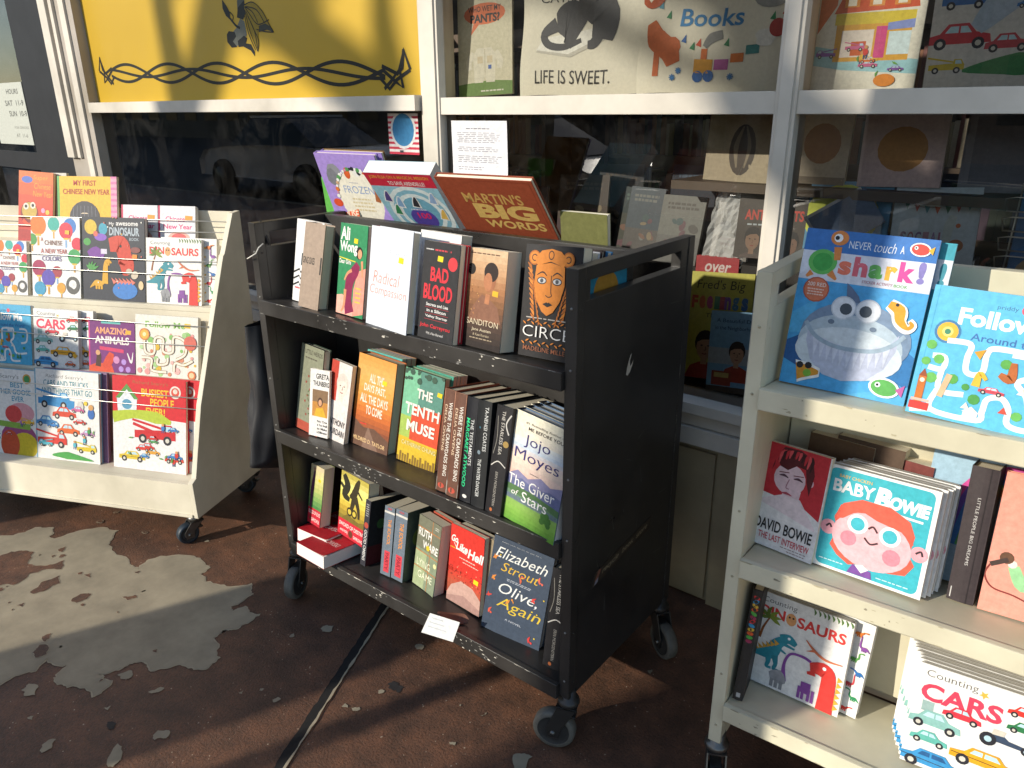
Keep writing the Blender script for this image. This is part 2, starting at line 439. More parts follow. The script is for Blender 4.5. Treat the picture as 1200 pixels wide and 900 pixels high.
MAIN = [(-2.6, -.7), (-2.5, -.45), (-2.059, -.438), (-2.055, -.367), (-2.005, -.327), (-1.948, -.364), (-1.919, -.354), (-1.904, -.275), (-1.8, -.192), (-1.73, -.257), (-1.565, -.263), (-1.504, -.261), (-1.534, -.214), (-1.434, -.11), (-1.33, -.112), (-1.321, -.151), (-1.217, -.145), (-1.145, -.077), (-1.096, -.103), (-1.093, -.182), (-1.069, -.192), (-1.059, -.154), (-.991, -.149), (-.984, -.181), (-.988, -.231), (-1.017, -.254), (-1.0, -.294), (-.913, -.326), (-.9, -.372), (-.972, -.405), (-1.002, -.461), (-1.066, -.464), (-1.082, -.509), (-1.111, -.563), (-1.053, -.548), (-1.037, -.579), (-1.033, -.605), (-1.121, -.632), (-1.172, -.643), (-1.211, -.596), (-1.279, -.618), (-1.252, -.66), (-1.272, -.715), (-1.234, -.794), (-1.5, -1.1), (-2.3, -1.2)]
HOLES = [[(-1.968, -.546), (-1.931, -.462), (-1.883, -.434), (-1.816, -.474), (-1.764, -.444), (-1.748, -.391), (-1.702, -.419), (-1.755, -.495), (-1.728, -.551), (-1.773, -.608)], [(-1.647, -.53), (-1.674, -.487), (-1.668, -.437), (-1.621, -.455), (-1.617, -.499), (-1.626, -.528)], [(-1.496, -.472), (-1.512, -.437), (-1.487, -.417), (-1.469, -.436), (-1.476, -.466)], [(-1.61, -.385), (-1.601, -.369), (-1.579, -.382)], [(-1.335, -.638), (-1.354, -.611), (-1.329, -.599), (-1.299, -.615), (-1.307, -.64)], [(-1.387, -.594), (-1.381, -.571), (-1.362, -.582), (-1.358, -.597)], [(-1.833, -.377), (-1.833, -.352), (-1.806, -.373)], [(-1.605, -.585), (-1.6, -.564), (-1.584, -.576)], [(-1.398, -.367), (-1.374, -.334), (-1.359, -.336), (-1.366, -.362)]]
SPOTS = [[(-1.203, -.712), (-1.213, -.69), (-1.18, -.679), (-1.155, -.696), (-1.174, -.715)], [(-1.065, -.53), (-1.058, -.503), (-1.035, -.503), (-1.026, -.518), (-1.042, -.532)], [(-.79, -.572), (-.796, -.557), (-.775, -.54), (-.757, -.557), (-.773, -.577)], [(-.955, -.759), (-.971, -.735), (-.959, -.722), (-.939, -.74), (-.942, -.76)], [(-.791, -.68), (-.832, -.636), (-.799, -.64), (-.777, -.658), (-.771, -.675)], [(-1.088, -.738), (-1.081, -.726), (-1.07, -.734)], [(-.798, -.076), (-.795, -.055), (-.778, -.045), (-.764, -.062), (-.783, -.082)], [(-.666, -.326), (-.664, -.313), (-.651, -.311), (-.655, -.329)], [(-.512, -.231), (-.513, -.218), (-.496, -.225)], [(-.49, -.22), (-.475, -.204), (-.467, -.208), (-.478, -.223)], [(-.94, -.509), (-.931, -.48), (-.919, -.477), (-.928, -.507)], [(-.755, -.366), (-.752, -.354), (-.745, -.363)], [(-.973, -.607), (-.966, -.591), (-.957, -.603)], [(-.533, .042), (-.527, .055), (-.51, .055), (-.506, .041), (-.518, .034)], [(-.083, -.08), (-.066, -.06), (-.045, -.055), (-.035, -.099), (-.052, -.113)], [(-.221, -.038), (-.217, -.018), (-.213, -.029)], [(-.224, -.144), (-.212, -.135), (-.207, -.145), (-.218, -.149)], [(.02, .356), (.027, .368), (.033, .35)]]
for i in range(14):
    x, y = random.uniform(-1.9, -.05), random.uniform(-.75, .4); r = random.uniform(.003, .011)
    SPOTS.append([(x+r*cos(t)*random.uniform(.4, 1.2), y+r*sin(t)*random.uniform(.4, 1.2)) for t in [k*pi/3 for k in range(6)]])
for i in range(16):
    x, y = random.uniform(-1.95, -1.05), random.uniform(-.62, -.12); r = random.uniform(.003, .013)
    HOLES.append([(x+r*cos(t)*random.uniform(.3, 1.3), y+r*sin(t)*random.uniform(.3, 1.3)) for t in [k*pi/3.5 for k in range(7)]])
pl = []
mp = frac(MAIN, 3, .17); pl.append((grow(mp, .004), RIM, 0)); pl.append((mp, CONC, .0006))
for hpoly in HOLES:
    q = frac(hpoly, 3, .18); pl.append((grow(q, .0022), RIM, .0012)); pl.append((q, FLOOR, .0018))
for sp in SPOTS:
    q = frac(sp, 2, .2); pl.append((q, CONC, .0006))
sheet("bare_concrete_patch", pl, .0012, CONC)
stain = plain("floor_stain", '2a2624', .7, 0, .3, 60)
for x, y, r in ((-.46, -.10, .022), (-.9, -.62, .016)):
    q = frac([(x+r*cos(t)*random.uniform(.5, 1.3), y+r*sin(t)*random.uniform(.4, 1)) for t in [k*pi/5 for k in range(10)]], 3, .3); pl.append((q, stain, .0004))
sheet("floor_stains", pl[-2:], .0008, stain)
# expansion joint running to the shop front, filled with dirt, pale concrete lip on its right side
jm = MB(); A0, A1 = Vector((-.41, -.57)), Vector((-1.02, .72)); d = (A1-A0).normalized(); n = Vector((d.y, -d.x)); N = 90
def jl(t, off, j): p = A0+(A1-A0)*t+n*(off+j); return (p.x, p.y)
ed = [[random.uniform(-.0016, .0016)+.001*sin(i*.9+k*2) for i in range(N+1)] for k in range(3)]
for i in range(N):
    t0, t1 = i/N, (i+1)/N
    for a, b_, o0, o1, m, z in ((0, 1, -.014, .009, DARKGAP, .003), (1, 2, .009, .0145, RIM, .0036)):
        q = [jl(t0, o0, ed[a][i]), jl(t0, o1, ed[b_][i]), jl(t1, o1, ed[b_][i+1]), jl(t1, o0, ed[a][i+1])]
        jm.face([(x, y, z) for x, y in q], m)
tag(jm.build("pavement_joint"), kind='structure')

# ------------------------------------------------------------------ shop front
D = .7325
CREAMW = plain("bulkhead_paint", '9a8b6e', .6, 0, .12, 9, .05)
DARKM = plain("dark_door_metal", '26272a', .6, 0, .2, 6, .05, .2)
shop = empty("shop_front", "white framed bookshop front with large windows behind the carts", "shop front")
def part(name, boxes, m, parent=shop):
    mb = MB()
    for b in boxes: mb.box(*b, m)
    return mb.build(name, parent)
UT = 2.75
for x0, x1 in ((-1.112, -1.03), (.057, .108), (1.19, 1.25)):
    part("mullion", [(x0, x1, D, D+.075, .63, UT), (x0+.01, x1-.01, D-.006, D, .63, UT)], FRAME)
part("transom", [(-3.5, -1.112, D-.03, D+.06, 1.393, 1.441)], FRAME)
for x0, x1 in ((-1.03, .057), (.108, 1.19)): part("transom", [(x0, x1, D+.004, D+.07, 1.381, 1.432)], FRAME)
part("pilaster", [(-3.83, -3.745, D-.045, D-.02, 1.165, UT), (-3.725, -3.69, D-.035, D-.02, 1.165, UT), (-3.62, -3.56, D-.032, D-.02, 0, UT)], FRAME)
part("pilaster", [(-3.83, -3.5, D-.02, D+.09, 0, UT)], worn("shaded_pilaster_paint", 'aca191', '80766c', .55, .9, .96, 16, 'b0a79e'))  # shade on the pilaster face is put into this greyer paint
part("bulkhead", [(-3.5, 1.25, D, D+.09, 0, .50), (-3.5, .0, D-.012, D, .012, .485), (.012, .066, D-.016, D, 0, .50)], CREAMW)
part("sill", [(-3.5, 1.25, D-.03, D+.1, .597, .628), (-3.5, 1.25, D-.014, D+.09, .558, .594), (-3.5, 1.25, D-.024, D+.09, .503, .555)], FRAME)
part("lintel", [(-3.83, 1.6, D-.03, D+.1, UT, UT+.25)], FRAME)
part("upper_wall", [(-14, 10, D+.002, D+.3, UT+.25, 6.5), (1.25, 10, D-.01, D+.3, 0, UT+.25), (-14, -5.9, D-.01, D+.3, 0, UT+.25)], plain("upper_wall_render", '9b8f7f', .8, 0, .15, 4, .2))
def pane(x0, x1, z0, z1, y=D+.03, parent=shop):
    mb = MB(); mb.face([(x0, y, z0), (x1, y, z0), (x1, y, z1), (x0, y, z1)], GLASS); return mb.build("window_pane", parent)
pane(-3.5, -1.112, .628, 1.393); pane(-1.03, .057, .628, 1.381); pane(.108, 1.19, .628, 1.381)
pane(-1.03, .057, 1.432, UT); pane(.108, 1.19, 1.432, UT)
# dark room behind the glass
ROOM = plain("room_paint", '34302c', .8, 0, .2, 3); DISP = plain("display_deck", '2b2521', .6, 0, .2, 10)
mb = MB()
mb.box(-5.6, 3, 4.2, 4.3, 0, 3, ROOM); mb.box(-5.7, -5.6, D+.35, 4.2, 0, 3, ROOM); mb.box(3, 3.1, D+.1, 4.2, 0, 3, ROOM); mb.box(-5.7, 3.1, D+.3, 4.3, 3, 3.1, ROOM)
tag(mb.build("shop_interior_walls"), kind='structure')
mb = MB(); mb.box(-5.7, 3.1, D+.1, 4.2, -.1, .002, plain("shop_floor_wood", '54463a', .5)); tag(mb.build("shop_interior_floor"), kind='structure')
tag(part("window_deck", [(-3.5, 1.19, D+.1, 1.45, .55, .631)], DISP, None), "dark display deck inside the shop window at sill height", "display deck")
tag(part("window_shelf", [(-1.03, .057, D+.075, 1.2, 1.402, 1.43)], FRAME, None), "white shelf inside the middle window carrying two tote bags", "shelf")
tag(part("window_shelf", [(.108, 1.19, D+.075, 1.2, 1.402, 1.425)], FRAME, None), "white shelf inside the right window carrying two picture books", "shelf")
tag(part("window_shelf", [(-.30, 1.19, .93, 1.25, 1.176, 1.2)], plain("brown_shelf", '57493b', .6), None), "brown shelf inside the glass holding the seed and egg prints", "shelf")
# door at the far left
door = empty("shop_door", "dark grey metal shop door at the far left edge with an hours notice", "door", M=Matrix.Translation((0, 0, 0)))
mb = MB(); mb.box(-4.70, -3.832, .85, .90, .02, 2.6, DARKM); mb.box(-5.8, -4.70, .85, .90, 1.05, 1.155, DARKM); mb.box(-5.8, -4.70, .85, .9, .02, .3, DARKM); mb.build("door_frame", door)
mb = MB(); mb.box(-5.8, -4.702, .872, .876, .3, 2.6, GLASS); mb.build("door_glass", door)
mb = MB(); mb.box(-3.93, -3.9, .80, .85, .95, 1.16, plain("lock_black", '131313', .4)); mb.build("door_latch", door)
hs = empty("hours_notice", "pale notice listing opening hours behind the door glass", "notice", M=Matrix.Translation((-5.33, .865, 1.20)))
mb = MB(); mb.box(0, .57, 0, .003, 0, .375, ink('c9cbc0')); a = Art(mb, .57, .375)
a.text("HOURS", .52, .82, .86, .90, '3a3a36', .01); a.text("SAT  11-9", .42, .63, .95, .72, '3a3a36', .01); a.text("SUN  10-9", .48, .46, .98, .55, '3a3a36', .01)
a.text("FOR GRADES", .55, .26, .95, .30, '77776e'); a.text("AT  11-6", .55, .12, .88, .18, '77776e', .01); mb.build("notice_sheet", hs)

# yellow sign filling the upper left window
def sign_mat():
    m, nt, b = newmat("yellow_sign_film"); n = nodes_noise(nt, 1.2, 3)
    r = ramp(nt, n.outputs[0], [(.3, rgb('b99406')), (.7, rgb('c59e0a'))]); nt.links.new(r.outputs[0], b.inputs["Base Color"])
    b.inputs["Roughness"].default_value = .5; b.inputs["Coat Weight"].default_value = 1.0; b.inputs["Coat Roughness"].default_value = .015; b.inputs["Coat IOR"].default_value = 1.45
    return m
YS = sign_mat(); BLKV = plain("black_vinyl", '16150f', .3)
ys = empty("yellow_shop_sign", "yellow window sign with a black knotwork border and a winged fairy", "sign", M=Matrix.Translation((-3.5, D+.028, 1.441)))
mb = MB(); mb.box(0, 2.388, 0, .01, 0, 1.25, YS); mb.build("sign_panel", ys)
mb = MB(); a = Art(mb, 2.388, 1.25, y=-.0006, step=.00006)
# knotwork: three interlacing waves with pointed ends
cz = lambda x: .117-.056*(x-.03)/.94
def wave(ph, amp, n=72, x0=.082, x1=.918): return [(x0+(x1-x0)*i/n, cz(x0+(x1-x0)*i/n)-.006+amp*sin(ph+i/n*2*pi*2.5)) for i in range(n+1)]
for ph, am in ((.3, .031), (pi+.3, .031)): a.stroke(wave(ph, am), .0054, '17160f', False)
a.stroke([(x, y) for x, y in wave(.3+pi/2, .013)], .0050, '17160f', False)
for sg, xe in ((1, .0), (-1, 1.0)):
    K = lambda x, y: (xe+sg*x, cz(xe+sg*x)+y)
    for pts in ([(.030, .002), (.042, .052), (.052, .004), (.046, -.042), (.062, -.026), (.088, .004)], [(.030, .002), (.058, -.022), (.074, -.046), (.092, -.02)], [(.042, .052), (.046, .006), (.056, -.008), (.088, .012)], [(.046, -.042), (.052, .004), (.070, -.026), (.085, -.046)]):
        a.stroke([K(*p) for p in pts], .0052, '17160f', False)
mb.build("knot_border", ys)
mb = MB(); a = Art(mb, 2.388, 1.25, y=-.0006, step=.00006)
F0 = lambda px, py: ((-2.29+px*.00345+3.5)/2.388, ((1.822-py*.0028)-1.441)/1.25)   # from the figure's own 120-wide grid
def fp(pts, c): a.poly([F0(x, y) for x, y in pts], c, False)
def fs(pts, wd, c='15140f'): a.stroke([F0(x, y) for x, y in pts], wd, c)
fp([(46, -30), (52, -32), (58, -20), (60, 0), (58, 14), (52, 30), (42, 26), (44, 8), (48, -10)], '55564c')
fp([(44, 16), (58, 8), (60, 22), (52, 32), (40, 28)], '15140f')
fp([(46, 30), (54, 34), (56, 52), (44, 60), (30, 66), (20, 58), (28, 46), (38, 40)], '6e6f63')
fp([(20, 44), (32, 46), (34, 52), (26, 58), (34, 66), (22, 66), (14, 58), (15, 48)], '15140f')
fp([(36, 58), (50, 52), (56, 56), (52, 62), (62, 64), (68, 74), (67, 80), (60, 72), (46, 66), (36, 66)], '15140f')
fp([(57, 14), (74, 12), (90, 24), (100, 40), (108, 52), (94, 44), (80, 44), (74, 74), (66, 56), (58, 30)], '9c8112')
fp([(14, 2), (22, 12), (27, 20), (26, 30), (18, 24), (13, 14)], '15140f')
fs([(26, 28), (36, 38), (44, 42)], .004); fs([(27, 20), (33, 26), (30, 32)], .002)
for p in ([(57, 14), (74, 12), (90, 24), (100, 40), (108, 52)], [(58, 16), (72, 24), (80, 38)], [(60, 16), (80, 22), (92, 38)], [(58, 16), (66, 26), (80, 40), (102, 36)], [(76, 46), (92, 50), (108, 52)], [(58, 20), (62, 44), (68, 60), (74, 74)], [(60, 22), (70, 44), (78, 60), (74, 74)], [(62, 28), (72, 48), (74, 70)], [(56, 26), (60, 50), (70, 72)]): fs(p, .0017)
fp([(82, 42), (94, 40), (102, 44), (108, 52), (96, 48), (80, 50)], '3a392c')
mb.build("fairy_figure", ys)

# ================================================================== CARTS
H, W_, DP, ZB = 1.1275, .994, .474, .158
SH = (.929, .555, .19); TILT = radians(6)
def caster(parent, x, y, yaw, paint, rub, ztop=ZB, R=.05):
    M = Matrix.Translation((x, y, 0)) @ Matrix.Rotation(yaw, 4, 'Z'); off = -.032
    mb = MB()
    mb.lathe([(.0, ztop+.012), (.017, ztop+.012), (.017, ztop-.012), (.024, ztop-.014), (.026, ztop-.022), (.022, ztop-.03), (0, ztop-.03)], paint, axis='z', n=16)
    for s_ in (-1, 1):
        mb.prism([(-.022, ztop-.03), (off-.016, R+.01), (off-.012, R-.014), (off+.014, R-.014), (off+.018, R+.01), (.022, ztop-.03)], s_*.019-.0015, s_*.019+.0015, paint)
    mb.box(-.022, .022, -.0205, .0205, ztop-.034, ztop-.0302, paint)
    mb.lathe([(0, -.025), (.006, -.025), (.006, .025), (0, .025)], STEEL, (off, 0, R), 'y', 10)
    # brake tab
    mb.box(.004+off, .05+off, -.012, .012, ztop-.062, ztop-.058, paint, Matrix.Rotation(radians(0), 4, 'Y'))
    o = mb.build("caster", parent); o.matrix_local = M
    wv = MB()
    wv.lathe([(R*.76, -.0142), (R*.93, -.0145), (R, -.0095), (R, .0095), (R*.93, .0145), (R*.76, .0142)], rub, (off, 0, R), 'y', 28)
    wv.lathe([(.012, -.0135), (R*.6, -.0115), (R*.7, -.0125), (R*.76, -.0142)], RUBBER, (off, 0, R), 'y', 28); wv.lathe([(R*.76, .0142), (R*.7, .0125), (R*.6, .0115), (.012, .0135)], RUBBER, (off, 0, R), 'y', 28)
    wv.lathe([(.0, -.0155), (.013, -.0155), (.016, -.0125), (R*.6, -.0110)], STEEL, (off, 0, R), 'y', 20)
    wv.lathe([(R*.6, .0110), (.016, .0125), (.013, .0155), (0, .0155)], STEEL, (off, 0, R), 'y', 20)
    wo = wv.build("wheel", o)
    return o
def bookcart(name, label, M, paint, chips, rub, SH=SH, H=H, seed=1, chips2=None):
    rnd = random.Random(seed)
    e = empty(name, label, "book cart", None, M)
    P = .027
    for x0 in (-W_-.013, -.013):
        mb = MB(); x1 = x0+.026
        mb.box(x0, x1, 0, P, ZB, H, paint); mb.box(x0, x1, DP-P, DP, ZB, H, paint)
        mb.box(x0+.001, x1-.001, P, DP-P, H-.026, H, paint); mb.box(x0+.0015, x1-.0015, P, DP-P, ZB, H-.064, paint); mb.box(x0+.0015, x1-.0015, P, .044, H-.0638, H-.0262, paint); mb.box(x0+.0015, x1-.0015, DP-.062, DP-P, H-.0638, H-.0262, paint)
        for zz in (.2, .33, .56, .70, .93, 1.05):
            mb.lathe([(.0028, 0), (.0022, -.0014), (0, -.0018)], chips2 or paint, (x0+.013, 0, zz+.003), 'y', 8)
            mb.lathe([(.0028, 0), (.0022, .0014), (0, .0018)], paint, (x1, P/2, zz), 'x', 8)
        for i in range(16):     # fine scratches in the outer sheet
            y, z, a_, l, wd = rnd.uniform(.06, .42), rnd.uniform(.22, 1.0), rnd.uniform(-.5, .5)+pi/2*(rnd.random() < .4), rnd.uniform(.01, .06), rnd.uniform(.0003, .0008)
            p0 = Vector((y, z)); d_ = Vector((cos(a_), sin(a_)))*l; n_ = Vector((-sin(a_), cos(a_)))*wd
            mb.face([(x1-.0012, v.x, v.y) for v in (p0+n_, p0-n_, p0+d_-n_*.3, p0+d_+n_*.3)], chips2 or paint)
        mb.build("end_panel", e)
    xl, xr = -W_+.0135, -.0135
    tn = math.tan(TILT)
    for k, z in enumerate(SH):
        for side in (0, 1):
            mb = MB(); y0 = -.010
            q = [(y0, z-.038), (y0, z+.0), (y0+.012, z+.0), (y0+.014, z-.003), (DP/2-.012, z-.003-tn*DP/2), (DP/2-.012, z-.017-tn*DP/2), (.016, z-.018), (.004, z-.038)]
            if side: q = [(DP-a, b) for a, b in q]
            mb.prism(q, xl+.0005, xr-.0005, paint, 'x')
            # scuffs where books and shoes have taken the paint off the lip
            if not side:
                cl = [rnd.uniform(xl+.05, xr-.05) for _ in range(7)]
                for i in range(rnd.randint(46, 60)):
                    big = rnd.random() < .6
                    x = min(max(rnd.choice(cl)+rnd.gauss(0, .022), xl+.01), xr-.02) if big else rnd.uniform(xl, xr)
                    L_ = rnd.uniform(.001, .007) if big else rnd.uniform(.003, .016); zz = z-(rnd.uniform(.003, .035) if big else rnd.choice([.0006, .0008, .037])); hh = rnd.uniform(.0006, .0026)
                    pts = [(x+L_*cos(t)*rnd.uniform(.4, 1.2), y0-.0004, min(max(zz+hh*sin(t)*rnd.uniform(.3, 1.4), z-.0375), z-.0002)) for t in [j*pi/4 for j in range(8)]]
                    mb.face(pts[::-1], chips if rnd.random() < .5 else chips2)
            mb.build("shelf", e)
    mb = MB(); mb.box(xl+.001, xr-.001, DP/2-.0115, DP/2+.0115, SH[2]-.01, H-.001, paint); mb.build("divider", e)
    for x in (-W_, 0):
        for y in (.02, DP-.02):
            caster(e, x, y, {(-W_, .02): 2.0, (0, .02): .35, (0, DP-.02): 2.6, (-W_, DP-.02): .9}[(x, y)], paint if paint is not CREAM else STEEL, rub)
    return e
CH = plain("bare_primer", 'c4bdb0', .7); CH2 = plain("bare_steel", '8f8672', .7)
Mb = Matrix.Rotation(.0137, 4, 'Z'); Mr = Matrix.Translation((.316, .094, 0)) @ Matrix.Rotation(.056, 4, 'Z') @ Matrix.Translation((W_, 0, 0))
bc = bookcart("book_cart", "black metal book cart with scuffed shelves full of novels, in the middle", Mb, BLACK, CH, GREYRUB, seed=3, chips2=plain('worn_grey_primer', '7d7a75', .7))
rc = bookcart("book_cart", "cream metal book cart of children's books at the right edge", Mr, CREAM, CH2, RUBBER, (.948, .609, .268), 1.146, seed=5, chips2=plain('faded_cream', 'aaa084', .6))
# marks on the black end panel
mb = MB()
chip = [(.190, .874), (.197, .871), (.206, .876), (.214, .888), (.219, .900), (.212, .893), (.206, .889), (.204, .902), (.211, .917), (.205, .914), (.198, .900), (.193, .888)]
mb.face([(.0124, y, z) for y, z in chip], CH); o = mb.build("paint_chip", bc)
mb = MB()
stk = plain("old_sticker", '3a3026', .5)
mb.prism([(.083, .407), (.338, .435), (.348, .466), (.098, .440)], .0118, .0124, stk, 'x')
sa = Art(mb, 1, 1, fmap=lambda x, y, k: (.0126+k, .083+x*.255+y*.013, .407+x*.028+y*.032))
sa.text("recycle  book  store", .14, .22, .93, .80, 'a08f72', .012); sa.poly([(.02, .3), (.08, .35), (.1, .9), (.05, 1)], '8a5a48'); sa.poly([(.03, 0), (.09, .05), (.08, .4), (.04, .3)], '9a96a0')
mb.build("bumper_sticker", bc)
mb = MB(); mb.tube([(-W_-.018, -.012, 1.035), (-W_+.004, -.016, 1.043), (-W_+.018, -.008, 1.052), (-W_+.021, 0, 1.066), (-W_+.022, .014, 1.075)], .0016, plain("white_string", 'd8d4ca', .8)); mb.build("string_tie", bc)
# black bag slung behind the left end of the black cart
def bag():
    mb = MB(); m = plain("black_nylon", '232326', .55, 0, .2, 30, .3); N, K = 40, 36; vs = []; fs = []
    for i in range(N+1):
        t = i/N; z = .84-.44*t; wd = .055+.055*sin(min(t*1.35, 1)*pi/2)*(1-.25*max(0, t-.75)*4); th = .022+.03*sin(t*pi*.9)
        for k in range(K):
            a_ = 2*pi*k/K; f = .09*sin(a_*3+t*6)+.05*sin(a_*7-t*9+1)+.03*sin(a_*2+t*17); c = 1-.9*max(0, t-.93)/.07
            vs.append((-1.062-th*cos(a_)*c*(1+f*1.6)-.01, .035+wd*sin(a_)*c*(1+f*.7)+.03*sin(t*3), z+.012*cos(a_*2)*t))
    for i in range(N):
        for k in range(K): k2 = (k+1) % K; fs.append((i*K+k, (i+1)*K+k, (i+1)*K+k2, i*K+k2))
    mb.mesh(vs, fs, m, True)
    mb.tube([(-1.03, .01, .84), (-1.02, .01, .93), (-1.012, .012, 1.06), (-1.0, .02, 1.1285), (-.975, .02, 1.07)], .004, m, 6)
    return mb.build("black_bag")
tag(bag(), "black nylon bag hanging on the left end of the black cart", "bag")

# ------------------------------------------------------------------ cream wooden step rack on the left
LO, LY = (-1.463, -.058, 0), .434
ML = Matrix.Translation(LO) @ Matrix.Rotation(LY, 4, 'Z')
LROW = [(.06, .236), (.183, .538), (.30, .766), (.39, .951)]
WL = 1.25
rk = empty("display_rack", "cream wooden step rack of picture books with wire rails, on casters", "display rack", None, ML)
prof = [(0, .11), (0, .24), (.022, .25), (.104, .48), (.232, .735), (.335, .935), (.345, .942), (.420, 1.068), (.462, 1.072), (.452, .11)]
for x0 in (-.018, -WL-.018):
    mb = MB(); mb.prism(prof, x0, x0+.018, WOOD, 'x'); mb.build("side_panel", rk)
xa, xb = -WL+.0005, -.0185
mb = MB(); mb.box(xa, xb, .001, .019, .112, .236, WOOD); mb.box(xa, xb, -.004, .0008, .112, .122, WOOD); mb.build("front_board", rk)
mb = MB(); mb.box(xa, xb, .02, .44, .112, .128, WOOD); mb.build("bottom_board", rk)
for i, (v, z) in enumerate(LROW):
    vn = LROW[i+1][0] if i < 3 else .46; zn = LROW[i+1][1] if i < 3 else 1.07
    mb = MB(); mb.box(xa, xb, v-.014 if i else .0195, vn-.0135, z-.019, z-.001, WOOD); mb.build("shelf", rk)
    mb = MB(); mb.box(xa, xb, vn-.013, vn-.002 if i < 3 else .452, z-.018, zn-(.0195 if i < 3 else 0), WOOD); mb.build("riser", rk)
tl = math.tan(.23)
for z, row in ((1.04, 3), (1.005, 3), (.916, 2), (.868, 2), (.718, 1), (.654, 1), (.50, 0), (.464, 0)):
    v, z0_ = LROW[row]; b_ = v+(z-z0_)*tl-.010
    mb = MB(); sag = random.uniform(-.004, .003); pe = b_+.012
    mb.tube([(-.0, pe+.02, z), (-.02, b_, z)]+[(-.02-(WL-.04)*t, b_-.002*sin(pi*t), z+sag*sin(pi*t*2)) for t in (.15, .3, .5, .7, .85)]+[(-WL+.02, b_, z), (-WL, pe+.02, z)], .0016, WIRE, 6); mb.build("wire_rail", rk)
for x, y, yaw in ((-.05, .045, 1.0), (-.05, .40, .2), (-WL+.05, .045, 2), (-WL+.05, .40, .6)): caster(rk, x, y, yaw, STEEL, plain("blue_black_rubber", '27323c', .5), .108, .036)

# ================================================================== DRAWING HELPERS FOR PICTURE COVERS
def car(a, x, y, s, c, win='bfe0ea', wheel='2b2b33', kind=0, flip=1):
    """side view of a small car, s = length (fraction of the cover width)"""
    q = a.w/a.h; X = lambda t: x+flip*t*s; Y = lambda t: y+t*s*q
    def P(pts, col): a.poly([(X(p[0]), Y(p[1])) for p in pts], col)
    if kind == 0:
        P([(-.5, .02), (-.48, .16), (-.32, .2), (-.2, .36), (.12, .37), (.25, .22), (.47, .17), (.5, .03)], c)
        P([(-.24, .21), (-.16, .32), (-.03, .32), (-.03, .21)], win); P([(0, .21), (0, .32), (.1, .32), (.18, .21)], win)
    elif kind == 1:   # taxi / limousine
        P([(-.5, .02), (-.5, .15), (-.3, .18), (-.2, .29), (.18, .29), (.28, .18), (.5, .14), (.5, .02)], c)
        P([(-.22, .18), (-.16, .26), (-.04, .26), (-.04, .18)], win); P([(-.01, .18), (-.01, .26), (.15, .26), (.22, .18)], win)
        a.stroke([(X(-.48), Y(.11)), (X(.48), Y(.10))], .012*s, '3a3226', False)
    elif kind == 2:   # truck
        P([(-.5, .04), (-.5, .2), (.18, .24), (.2, .36), (.4, .36), (.5, .2), (.5, .04)], c); P([(.24, .22), (.24, .33), (.38, .33), (.43, .22)], win)
        a.stroke([(X(-.55), Y(.42)), (X(.2), Y(.27))], .05*s, c, False)
    elif kind == 3:   # old racer
        P([(-.3, .1), (-.3, .24), (-.05, .27), (.05, .2), (.5, .16), (.5, .08)], c); P([(-.28, .24), (-.25, .38), (-.02, .38), (-.05, .26)], 'd8cfc0')
        for wx, r in ((-.32, .16), (.38, .1)):
            a.circ(X(wx), Y(.1), r*s, wheel, 14); a.circ(X(wx), Y(.1), r*s*.45, 'b9d8e2', 10)
        return
    for wx in (-.3, .3):
        a.circ(X(wx), Y(.03), .1*s, wheel, 12); a.circ(X(wx), Y(.03), .05*s, 'd8d2c4', 8)
def leaf(a, x, y, s, c, ang): 
    d = (cos(ang)*s, sin(ang)*s*a.w/a.h); a.stroke([(x, y), (x+d[0]*.5-d[1]*.2, y+d[1]*.5), (x+d[0], y+d[1])], [s*.08, s*.34, .001], c)
def palm(a, x, y, s):
    a.stroke([(x, y), (x+.1*s, y+.5*s*a.w/a.h), (x+.3*s, y+s*a.w/a.h)], [.12*s, .09*s, .06*s], '9a5b2e')
    for t in (-.4, .2, .8, 1.5, 2.4, 3.3): leaf(a, x+.3*s, y+s*a.w/a.h, .5*s, '8a9a3a' if t < 1 else '6d7f35', t)
def sauropod(a, x, y, s, c, flip=1, legs=4, neck=1.0):
    q = a.w/a.h; P = lambda t, v: (x+flip*t*s, y+v*s*q)
    a.stroke([P(.15, .25), P(-.05, .45), P(-.05, .75*neck), P(-.3, .85*neck), P(-.42, .8*neck)], [.2*s, .14*s, .09*s, .12*s, .07*s], c)
    a.stroke([P(.1, .25), P(.4, .28), P(.6, .18), P(.75, .05)], [.24*s, .28*s, .12*s, .02*s], c)
    for t in (.12, .26, .4): a.stroke([P(t, .22), P(t, 0)], .1*s, c, False)
def trex(a, x, y, s, c, belly, flip=1):
    q = a.w/a.h; P = lambda t, v: (x+flip*t*s, y+v*s*q)
    a.stroke([P(-.6, .25), P(-.35, .3), P(0, .45), P(.15, .75), P(.35, .95)], [.03*s, .16*s, .42*s, .3*s, .2*s], c)
    a.stroke([P(.2, .92), P(.42, .98), P(.62, .88)], [.22*s, .26*s, .12*s], c); a.stroke([P(.3, .8), P(.6, .76)], [.1*s, .05*s], c, False)
    a.stroke([P(-.05, .35), P(-.02, .15), P(-.05, .0), P(.08, 0)], [.2*s, .12*s, .08*s, .07*s], c); a.stroke([P(.12, .38), P(.18, .15), P(.14, .0), P(.27, .0)], [.2*s, .11*s, .08*s, .06*s], belly)
    a.stroke([P(.22, .62), P(.4, .55)], [.08*s, .04*s], c, False); a.circ(P(.42, 1.0)[0], P(.42, 1.0)[1], .04*s, 'ffffff', 8)
    for i in range(6): t = i/5; a.poly([P(-.4+.5*t, .36+.3*t), P(-.46+.5*t, .5+.34*t), P(-.3+.5*t, .42+.34*t)], 'd9a441')
